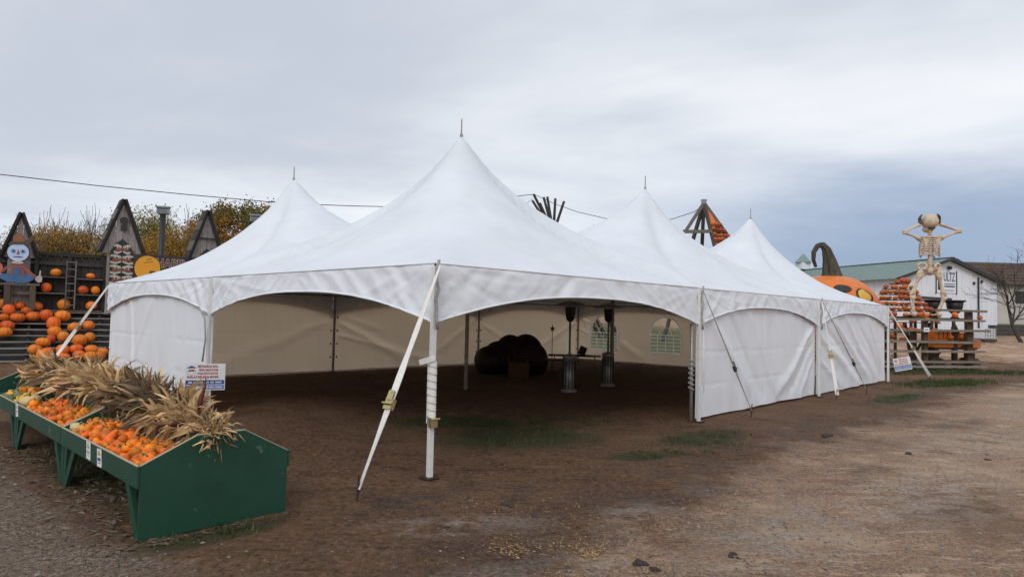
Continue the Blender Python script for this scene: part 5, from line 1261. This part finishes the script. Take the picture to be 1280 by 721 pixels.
# ------------------------------------------------------------------ the skeleton
def skeleton():
    t = thing('skeleton', 'giant tan plastic skeleton standing on the deck with both hands raised to its skull', 'skeleton', (17.8, 28.0, 2.13))
    P = dict(skull=(.03, 4.02), neck=(.01, 3.58), shL=(-.42, 3.36), shR=(.48, 3.40), elL=(-1.15, 3.60), elR=(1.24, 3.71), wrL=(-.41, 3.95), wrR=(.47, 4.01), hdL=(-.33, 4.24), hdR=(.38, 4.26),
             hipL=(-.38, 1.84), hipR=(.40, 1.83), knL=(-.72, .92), knR=(.62, .92), anL=(-.71, .26), anR=(.35, .26))
    V = lambda k, y=0: Vector((P[k][0], y, P[k][1]))
    def bone(name, a, b, r0, r1, rm, par=t, knob=1.5, bend=0):
        d = b - a; pts = [a + d * q for q in (0, .06, .16, .35, .65, .84, .94, 1)]; 
        for q, f in zip(range(8), (0, .2, .5, .9, .9, .5, .2, 0)): pts[q] = pts[q] + Vector((0, bend * f, 0))
        r0 *= .92; r1 *= .92; rm *= .95; mb = MB(); mb.tube(pts, [r0 * .8, r0 * 1.25, r0 * .95, rm, rm, r1 * .95, r1 * 1.25, r1 * .8], 10)
        for s, c, r in ((-1, a, r0), (1, a, r0), (-1, b, r1), (1, b, r1)):
            side = d.cross(Vector((0, 1, 0))).normalized(); mb.ball(c + side * s * r * .62 , (r * .82,) * 3, 10, 6)
        return mb.build(name, bone_m, par, True)
    # skull seen from behind: round cranium, jaw below
    sk = MB().ball((.03, 0, 4.08), (.315, .38, .345), 24, 14, lambda q, d: Vector((q.x * (1 - .10 * max(0, -d.z)), q.y * (1.0 + .06 * d.y), q.z * (1 - .18 * max(0, -d.z))))).build('skull', bone_m, t, True)
    MB().ball((.03, .14, 3.78), (.22, .22, .15), 16, 8).build('jaw', bone_m, sk, True)
    MB().ball((.03, -.12, 3.82), (.15, .10, .09), 12, 6).build('skull_base', hand_m, sk, True)
    # spine
    zs = 3.70
    sp = MB().tube([(.01, 0, 3.75), (.01, .02, 3.4), (.0, -.06, 2.9), (0, -.02, 2.4), (0, 0, 2.05)], [.06, .065, .075, .085, .10], 8).build('spine', bone_m, t, True)
    for i in range(22):
        z = 3.70 - i * .077; MB().ball((.005, -.05 + .02 * math.sin(i * .5), z), (.095 + .0012 * i, .075, .028), 10, 6).build('vertebra', bone_m, sp, True)
    # shoulder girdle
    for s, k in ((-1, 'shL'), (1, 'shR')):
        MB().tube([(0.02, .10, 3.42), (s * .2, .12, 3.46), V(k)], [.04, .035, .05], 8).build('collarbone', bone_m, t, True)
        MB().prism([(s * .12, 3.34), (s * .38, 3.40), (s * .30, 3.02), (s * .22, 2.98)][::s], (-.19, -.15), lambda a, b, d: (a, d, b)).build('shoulder_blade', bone_m, t, False, None, .02)
    # ribs: hoops round the chest
    rc = MB().box((0, .20, 3.10), (.10, .04, .55)).build('breastbone', bone_m, t, True)
    for i in range(9):
        z = 3.40 - i * .088; w = .26 + .16 * math.sin(min(1, (i + 1) / 5.5) * math.pi / 2); dep = .21
        drop = .04 + .02 * i
        for s in (-1, 1):
            aa = 178 if i < 6 else 128 - (i - 6) * 16
            pts = [(s * w * math.sin(R(q)), -dep * math.cos(R(q)) * .95, z - drop * (q / 178) * 1.2 + .05 * math.sin(R(q))) for q in np.linspace(6, aa, 14)]
            MB().tube(pts, [.034] * 12 + [.03, .026], 7).build('rib', bone_m, t, True)
    for s in (-1, 1): MB().tube([(s * .05, .2, 2.86), (s * .2, .19, 2.70), (s * .32, .12, 2.56)], .035, 7).build('rib_margin', bone_m, t, True)
    # pelvis
    pv = MB(); pv.ball((0, -.05, 2.02), (.13, .09, .17), 12, 8)
    for s in (-1, 1):
        ring = [(s * (.33 + .15 * math.cos(a)), -.02 + .07 * math.cos(a), 2.17 + .13 * math.sin(a)) for a in [2 * math.pi * q / 16 for q in range(17)]]
        pv.tube(ring, .062, 8)
        pv.tube([(s * .33, .02, 2.08), (s * .25, .06, 1.92), (s * .10, .12, 1.86), (0, .13, 1.88)], [.10, .085, .06, .06], 8)
        pv.ball((s * .38, 0, 1.92), (.125, .11, .12), 12, 8); pv.tube([(s * .12, -.02, 2.05), (s * .24, -.01, 2.06)], .09, 8)
    pv.build('pelvis', bone_m, t, True)
    for s, h, k, a in ((-1, 'hipL', 'knL', 'anL'), (1, 'hipR', 'knR', 'anR')):
        bone('thigh_bone', V(h), V(k) + Vector((0, .02, .05)), .125, .105, .068, bend=.03)
        MB().ball(V(k) + Vector((0, .09, 0)), (.07, .05, .08), 10, 6).build('kneecap', bone_m, t, True)
        d = (V(a) - V(k)).normalized(); off = Vector((s * .05, 0, 0))
        bone('shin_bone', V(k) - Vector((0, 0, .06)), V(a), .105, .078, .058); MB().tube([V(k) + off * 1.6 + d * .1, V(a) + off], .032, 8).build('calf_bone', bone_m, t, True)
        ft = MB(); ft.ball(V(a) + Vector((0, -.07, -.13)), (.10, .13, .12), 12, 8)
        c = V(a)
        for q in range(5):
            x = (q - 2) * .048; pts = [c + Vector((x * .6, .02, -.13)), c + Vector((x * 1.3, .22, -.15)), c + Vector((x * 1.7, .38, -.215)), c + Vector((x * 1.8, .47, -.23))]; ft.tube(pts, [.04, .032, .028, .02], 6)
        ft.build('foot', bone_m, t, True)
    for s, sh, el, wr, hd in ((-1, 'shL', 'elL', 'wrL', 'hdL'), (1, 'shR', 'elR', 'wrR', 'hdR')):
        e = V(el, -.12)
        bone('upper_arm_bone', V(sh), e, .095, .08, .05)
        w = V(wr, .02); dv = (w - e).normalized(); sv = dv.cross(Vector((0, 1, 0))).normalized()
        bone('forearm_bone', e, w, .082, .062, .036); MB().tube([e + Vector((0, .06, 0)), w + Vector((0, .06, 0)) + sv * .04], .03, 7).build('forearm_bone', bone_m, t, True)
        # hand laid on the side of the skull: palm, four fingers, thumb
        hb = MB(); palm = lerp(w, V(hd, .03), .38); hb.ball(palm, (.06, .10, .10), 12, 8)
        for q in range(4):
            y = -.075 + q * .05; L_ = (.24, .28, .27, .21)[q]; b0 = palm + Vector((0, y, .07))
            hb.tube([b0, b0 + Vector((s * .02, .0, L_ * .38)), b0 + Vector((-s * .01, .005, L_ * .72)), b0 + Vector((-s * .07, .01, L_ * .98))], [.026, .024, .021, .014], 6)
        hb.tube([palm + Vector((0, .08, -.02)), palm + Vector((-s * .03, .15, .05)), palm + Vector((-s * .06, .18, .12))], [.027, .024, .016], 6)
        hb.build('hand', hand_m, t, True)
skeleton()

# ------------------------------------------------------------------ far buildings at right
def barn():
    rz = math.atan2(.3, .95); zb = 1.35
    t = thing('white_barn', 'white barn with a green metal roof, a dark edged gable and a lettered sign', 'barn', (33.2, 50, zb), rz)
    HW = 5.05; ZE = 3.85; ZA = 5.45; D = 24
    # gable wall of vertical boards
    n = 46; bw = 2 * HW / n
    for i in range(n):
        xa = -HW + i * bw; xb = xa + bw * .97; f = lambda x: ZE + (ZA - ZE) * (1 - abs(x) / HW) - .02
        MB().prism([(xa, -1), (xb, -1), (xb, f(xb)), (xa, f(xa))], (-.02 - .008 * (i % 2), .05), lambda a, b, d: (a, d, b)).build('siding_board', barn_w, t)
    MB().box((HW - .03, D / 2, ZE / 2 - .5), (.06, D - .1, ZE + 1)).build('side_wall', barn_w, t); MB().box((-HW + .03, D / 2, ZE / 2 - .5), (.06, D - .1, ZE + 1)).build('side_wall', barn_w, t)
    MB().prism([(-HW, -1), (HW, -1), (HW, ZE), (0, ZA), (-HW, ZE)], (D - .05, D), lambda a, b, d: (a, d, b)).build('back_wall', barn_w, t)
    ov = 1.0
    for s in (-1, 1):
        dx, dz = HW, ZA - ZE; k = (HW + (ov if s > 0 else .5)) / HW
        a = Vector((s * HW * k, 0, ZA - dz * k)); b = Vector((0, 0, ZA)); nrm = Vector((s * dz, 0, dx)).normalized(); m = nrm * .06
        rf = MB().add([a + Vector((0, -.45, 0)) + m, b + Vector((0, -.45, 0)) + m, b + Vector((0, D + .3, 0)) + m, a + Vector((0, D + .3, 0)) + m, a + Vector((0, -.45, 0)) + m * 2, b + Vector((0, -.45, 0)) + m * 2, b + Vector((0, D + .3, 0)) + m * 2, a + Vector((0, D + .3, 0)) + m * 2],
                      [(0, 1, 2, 3), (4, 7, 6, 5), (0, 4, 5, 1), (1, 5, 6, 2), (2, 6, 7, 3), (3, 7, 4, 0)]).build('roof', barn_roof, t)
        if s < 0:
            for j in range(46):
                y = -.3 + j * (D + .4) / 46; MB().beam(a + Vector((0, y, 0)) + m * 2.3, b + Vector((0, y, 0)) + m * 2.3, .03, .03, nrm).build('roof_seam', barn_roof, rf)
        MB().beam(a + Vector((0, -.47, 0)) + m * .9, b + Vector((0, -.47, 0)) + m * .9, .06, .20, nrm).build('bargeboard', barn_trim, t)
    MB().beam((0, -.45, ZA + .16), (0, D + .3, ZA + .16), .25, .05).build('ridge_cap', barn_trim, t)
    # sign: two dark side bars, letters, dark bars below
    sg = thing('barn_sign', 'white sign with blue lettering and dark side bars on the barn gable', 'sign', (33.2, 50, zb), rz)
    MB().box((-.28, -.06, 3.72), (2.15, .03, 1.62)).build('panel', barn_w, sg)
    for x in (-1.30, .76): MB().box((x, -.085, 3.72), (.10, .03, 1.75)).build('side_bar', barn_trim, sg)
    link('lettering', text_mesh('lettering', 'ULTZ', .95, mat('slate_ink', (.10, .15, .24)), .008, .012, 'RIGHT', .50), sg, (.60, -.085, 3.82), (R(90), 0, 0))
    MB().box((.05, -.085, 3.42), (1.05, .02, .09)).box((.05, -.085, 3.60), (1.05, .02, .05)).box((-.98, -.085, 3.45), (.28, .02, .62)).build('sign_bar', barn_trim, sg)
    MB().box((.0, -.085, 3.12), (1.0, .02, .04)).build('sign_bar', mat('slate_ink', (.10, .15, .24)), sg)
    lp = thing('gable_lamp', 'black lamp under the peak of the barn gable', 'lamp', (33.2, 50, zb), rz)
    MB().ball((-.12, -.25, 4.82), (.17, .17, .15), 12, 8).build('lamp_head', black_m, lp, True); MB().tube([(-.12, -.02, 4.9), (-.12, -.2, 4.9)], .04, 6).build('arm', black_m, lp)
    MB().beam((-4.6, -.10, 2.55), (.2, -.10, 2.45), .10, .16).build('ledge', barn_trim, t)
    MB().tube([(3.0, -.10, -.9), (3.0, -.10, 4.2)], .06, 8).build('vent_pipe', barn_trim, t); MB().ball((2.55, -.1, 3.75), (.12, .08, .12), 8, 6).build('wall_light', barn_trim, t); MB().ball((3.35, -.1, 3.9), (.12, .08, .12), 8, 6).build('wall_light', barn_trim, t)
    MB().beam((3.1, -.1, 3.0), (4.95, -.1, 3.05), .03, .03).build('conduit', barn_trim, t)
    MB().box((1.85, .9, ZA - .28), (.45, .45, .7)).build('roof_vent', black_m, t)
    cp = thing('cupola', 'white cupola with a green pyramid roof on the barn ridge', 'cupola', (33.2 - .3 * 15.3, 50 + .95 * 15.3, zb + ZA), rz)
    MB().box((0, 0, .30), (1.15, 1.15, 1.1)).build('box', barn_w, cp); MB().box((0, 0, .0), (1.3, 1.3, .35)).build('base', barn_trim, cp)
    MB().lathe([(1.0, .84), (1.0, .90), (.04, 1.75)], n=4).build('roof', barn_roof, cp)
barn()
def brown_barn():
    zb = groundz(60, 78); t = thing('brown_barn', 'long barn with a brown shingle roof and cream walls beyond the white barn', 'barn', (51.5, 75, zb), .05)
    ZE, ZR, L_ = 7.0 - zb, 9.9 - zb, 40
    MB().box((L_ / 2, 2.5, ZE / 2), (L_, .3, ZE)).build('front_wall', cream_w, t); MB().box((L_ / 2, 15, ZE / 2), (L_, .3, ZE)).build('back_wall', cream_w, t)
    for x in (0.15, L_ - .15): MB().prism([(2.66, 0), (14.84, 0), (14.84, ZE), (8.7, ZR - .2), (2.66, ZE)], (x - .15, x + .15), lambda a, b, d: (d, a, b)).build('gable_wall', cream_w, t)
    n = 7
    for s, y0, y1 in ((-1, 1.6, 8.7), (1, 15.8, 8.7)):
        for j in range(n):
            a, b = Vector((L_ / 2, lerp(y0, y1, j / n), lerp(ZE - .3, ZR, j / n) + .06)), Vector((L_ / 2, lerp(y0, y1, (j + 1.08) / n), lerp(ZE - .3, ZR, (j + 1.08) / n)))
            MB().beam(a, b, L_ + .8, .10).build('shingle_course', brown_roof, t)
    for x in (9.0, 16): MB().box((x, 2.3, 3.2), (1.6, .12, 1.4)).build('window', black_m, t)
    for x in (6.2, 26): MB().tube([(x, 9, ZR - .3), (x, 9, ZR + .5)], .12, 8).build('roof_pipe', barn_trim, t)
    MB().box((14.6, 2.25, 2.6), (.5, .2, 5.2)).build('dark_post', barn_trim, t)
brown_barn()
bwz = groundz(36, 46)
bw_ = thing('block_wall', 'low dark block retaining wall right of the white barn', 'wall', (33.9, 46.2, bwz), .12)
for r_ in range(3):
    for i in range(14): MB().box((i * .62 + (r_ % 2) * .3, .02 * ((i + r_) % 2), .12 + r_ * .25), (.60, .4, .24)).build('block', block_m, bw_)
t = thing('tote_tank', 'white caged plastic tote beside the barn corner', 'tank', (30.2, 42, groundz(30.2, 42)), .2)
MB().box((0, 0, .48), (.82, .8, .66)).build('tank', concrete, t, False, None, .05); MB().box((0, 0, .07), (.9, .9, .13)).build('pallet', post_m, t)
for q in range(5): MB().box((-.4 + q * .2, -.42, .48), (.025, .025, .7)).build('cage_bar', steel, t)
for q in range(4): MB().box((0, -.44, .2 + q * .19), (.88, .02, .025)).build('cage_bar', steel, t)

# ------------------------------------------------------------------ trees
MINR = [.013]
def branch(mb, a, d, L_, r, depth, rnd, tips, spread=.5, up=.25, gnarl=.18, kids=(3, 4)):
    n = 5; pts = [a]; rad = [r]; c = a; dd = d.copy()
    for q in range(n):
        dd = (dd + Vector((rnd.gauss(0, gnarl), rnd.gauss(0, gnarl), rnd.gauss(0, gnarl) + up * .12))).normalized(); c = c + dd * L_ / n; pts.append(c); rad.append(max(MINR[0], r * (1 - .55 * (q + 1) / n)))
    mb.tube(pts, rad, 5 if depth > 1 else 3, False); tips.append((c, dd, depth))
    if depth == 0: return
    for k in range(rnd.randint(*kids)):
        t_ = rnd.uniform(.35, 1.0); i = min(n, int(t_ * n)); p_ = pts[i]
        nd = (dd + Vector((rnd.gauss(0, spread), rnd.gauss(0, spread), rnd.gauss(up, spread * .5)))).normalized()
        branch(mb, p_, nd, L_ * rnd.uniform(.55, .8), rad[i] * .62, depth - 1, rnd, tips, spread, up, gnarl, kids)
LEAF_K = .72
def leaves(mb, pts, n, sp, size, rnd, zmin=-99):
    for _ in range(n):
        c = rnd.choice(pts); p_ = c + Vector((rnd.gauss(0, sp), rnd.gauss(0, sp), rnd.gauss(0, sp * .8)))
        if p_.z < zmin: continue
        u = Vector((rnd.gauss(0, 1), rnd.gauss(0, 1), rnd.gauss(0, 1))).normalized(); v = u.orthogonal().normalized(); s = size * LEAF_K * rnd.uniform(.6, 1.3)
        mb.add([p_ - u * s, p_ + v * s * .5, p_ + u * s, p_ - v * s * .5], [(0, 1, 2, 3)])
def multi_tree(x, y, h, lab, m, nl, seed, stems=7, spread=.35, sp=.4, size=.085, lo=.0, hi=.8, tw=twig, kids=(3, 4), up=.6, topw=1):
    rnd = random.Random(seed); z = groundz(x, y); t = thing('tree', lab, 'tree', (x, y, z), 0, 'autumn trees behind the wall'); mb = MB(); tips = []
    for s in range(stems):
        a = s / stems * 6.28 + rnd.random(); d = Vector((math.cos(a) * spread * rnd.uniform(.2, 1), math.sin(a) * spread * rnd.uniform(.2, 1), 1)).normalized()
        branch(mb, Vector((math.cos(a) * .25, math.sin(a) * .25, -.1)), d, h * rnd.uniform(.42, .58), .09, 3, rnd, tips, .38, up, .07, kids)
    zmx = max(p_.z for p_, _, _ in tips); k = h / zmx
    mb.v = [(a, b, c * k) for a, b, c in mb.v]
    mb.build('trunk', tw, t)
    P_ = [Vector((p_.x, p_.y, p_.z * k)) for p_, _, dp in tips if p_.z * k < h * hi]
    lm = MB(); leaves(lm, P_, int(nl * 3.2), sp * .8, size, rnd); lm.build('crown', m, t)
def round_tree(x, y, h, rx, rz_, lab, m, nl, seed, size=.10):
    rnd = random.Random(seed); z = groundz(x, y); t = thing('tree', lab, 'tree', (x, y, z), 0, 'autumn trees behind the wall'); mb = MB(); tips = []
    branch(mb, Vector((0, 0, -.1)), Vector((0, 0, 1)), h * .45, .28, 0, rnd, tips, .5, .3, .04)
    top = tips[-1][0]; P_ = []
    for s in range(9):
        a = s * .7 + rnd.random(); d = Vector((math.cos(a), math.sin(a), rnd.uniform(.3, 1.2))).normalized(); branch(mb, top - Vector((0, 0, rnd.random() * h * .15)), d, h * .28, .11, 2, rnd, tips, .5, .25, .1)
    cz = h - rz_
    clumps = []
    while len(clumps) < 85:
        d = Vector((rnd.gauss(0, 1), rnd.gauss(0, 1), rnd.gauss(0, 1))).normalized(); k = rnd.uniform(.45, 1) ** .6 * (1 + .16 * noise.noise(d * 1.9 + Vector((seed, 0, 0)))); clumps.append(Vector((d.x * rx * k, d.y * rx * k, cz + d.z * rz_ * k)))
    lm = MB()
    for c in clumps: leaves(lm, [c], nl // 85, rx * .14, size, rnd)
    mb.build('trunk', bark, t); lm.build('crown', m, t)
multi_tree(-27.2, 40, 7.75, 'bare topped multi stemmed tree with yellow brown leaves left of the tallest hut', leaf_y, 4600, 1, 14, .46, .36, .085, hi=.74, kids=(4, 5))
multi_tree(-29.8, 41.5, 6.2, 'low yellow leaved tree at the left behind the scarecrow hut', leaf_y, 4200, 2, 7, .5, .4, .09, hi=.85)
multi_tree(-34.0, 42, 6.2, 'brown leaved tree at the left edge of the photo', leaf_y, 1800, 12, 6, .45, .35, .08, hi=.8)
multi_tree(-23.6, 42, 7.5, 'yellow green tree right behind the tallest hut', leaf_g, 6000, 3, 8, .34, .42, .095, hi=.95)
multi_tree(-21.6, 41, 6.5, 'orange yellow leaved tree behind the floodlight pole', leaf_y, 6500, 4, 10, .5, .4, .09, hi=.92)
multi_tree(-21.2, 44, 7.5, 'thin twiggy tree with green and orange leaves left of the dark round tree', leaf_g, 3600, 5, 9, .35, .42, .09, hi=.72)
round_tree(-19.6, 46.5, 8.55, 3.1, 3.3, 'dense rounded dark green tree turning orange beside the tent roof', leaf_o, 32000, 6, .13)
multi_tree(-26.0, 44.5, 5.6, 'green shrubby tree low behind the wall', leaf_g, 5200, 8, 8, .6, .5, .1, hi=1)
multi_tree(-16.5, 47, 5.9, 'yellow leaved tree mostly hidden by the tent roof', leaf_y, 3000, 9, 7, .5, .45, .09, hi=.9)
MINR[0] = .007
def bare_tree(x, y, lab, seed, d, h, r=.2, depth=4):
    rnd = random.Random(seed); z = groundz(x, y); t = thing('bare_tree', lab, 'tree', (x, y, z), 0); mb = MB(); tips = []
    d = Vector(d); branch(mb, Vector((0, 0, -.1)), d.normalized(), h * .55, r, depth, rnd, tips, .66, .10, .13, (4, 5)); 
    o = mb.build('trunk', mat('dark_bark', (.065, .054, .046), (.04, .033, .029), 6, .9), t)
    lm = MB(); leaves(lm, [q[0] for q in tips if q[2] == 0], 160, .1, .05, rnd); lm.build('crown', leaf_y, t)
bare_tree(32.6, 42.0, 'dark bare leaning tree in front of the cream barn at the right edge', 3, (-.42, 0, 1), 6.0, .13)
bare_tree(36.5, 43.5, 'bare tree at the right edge of the photo with its twigs reaching in', 8, (-.05, 0, 1), 8.5, .16)
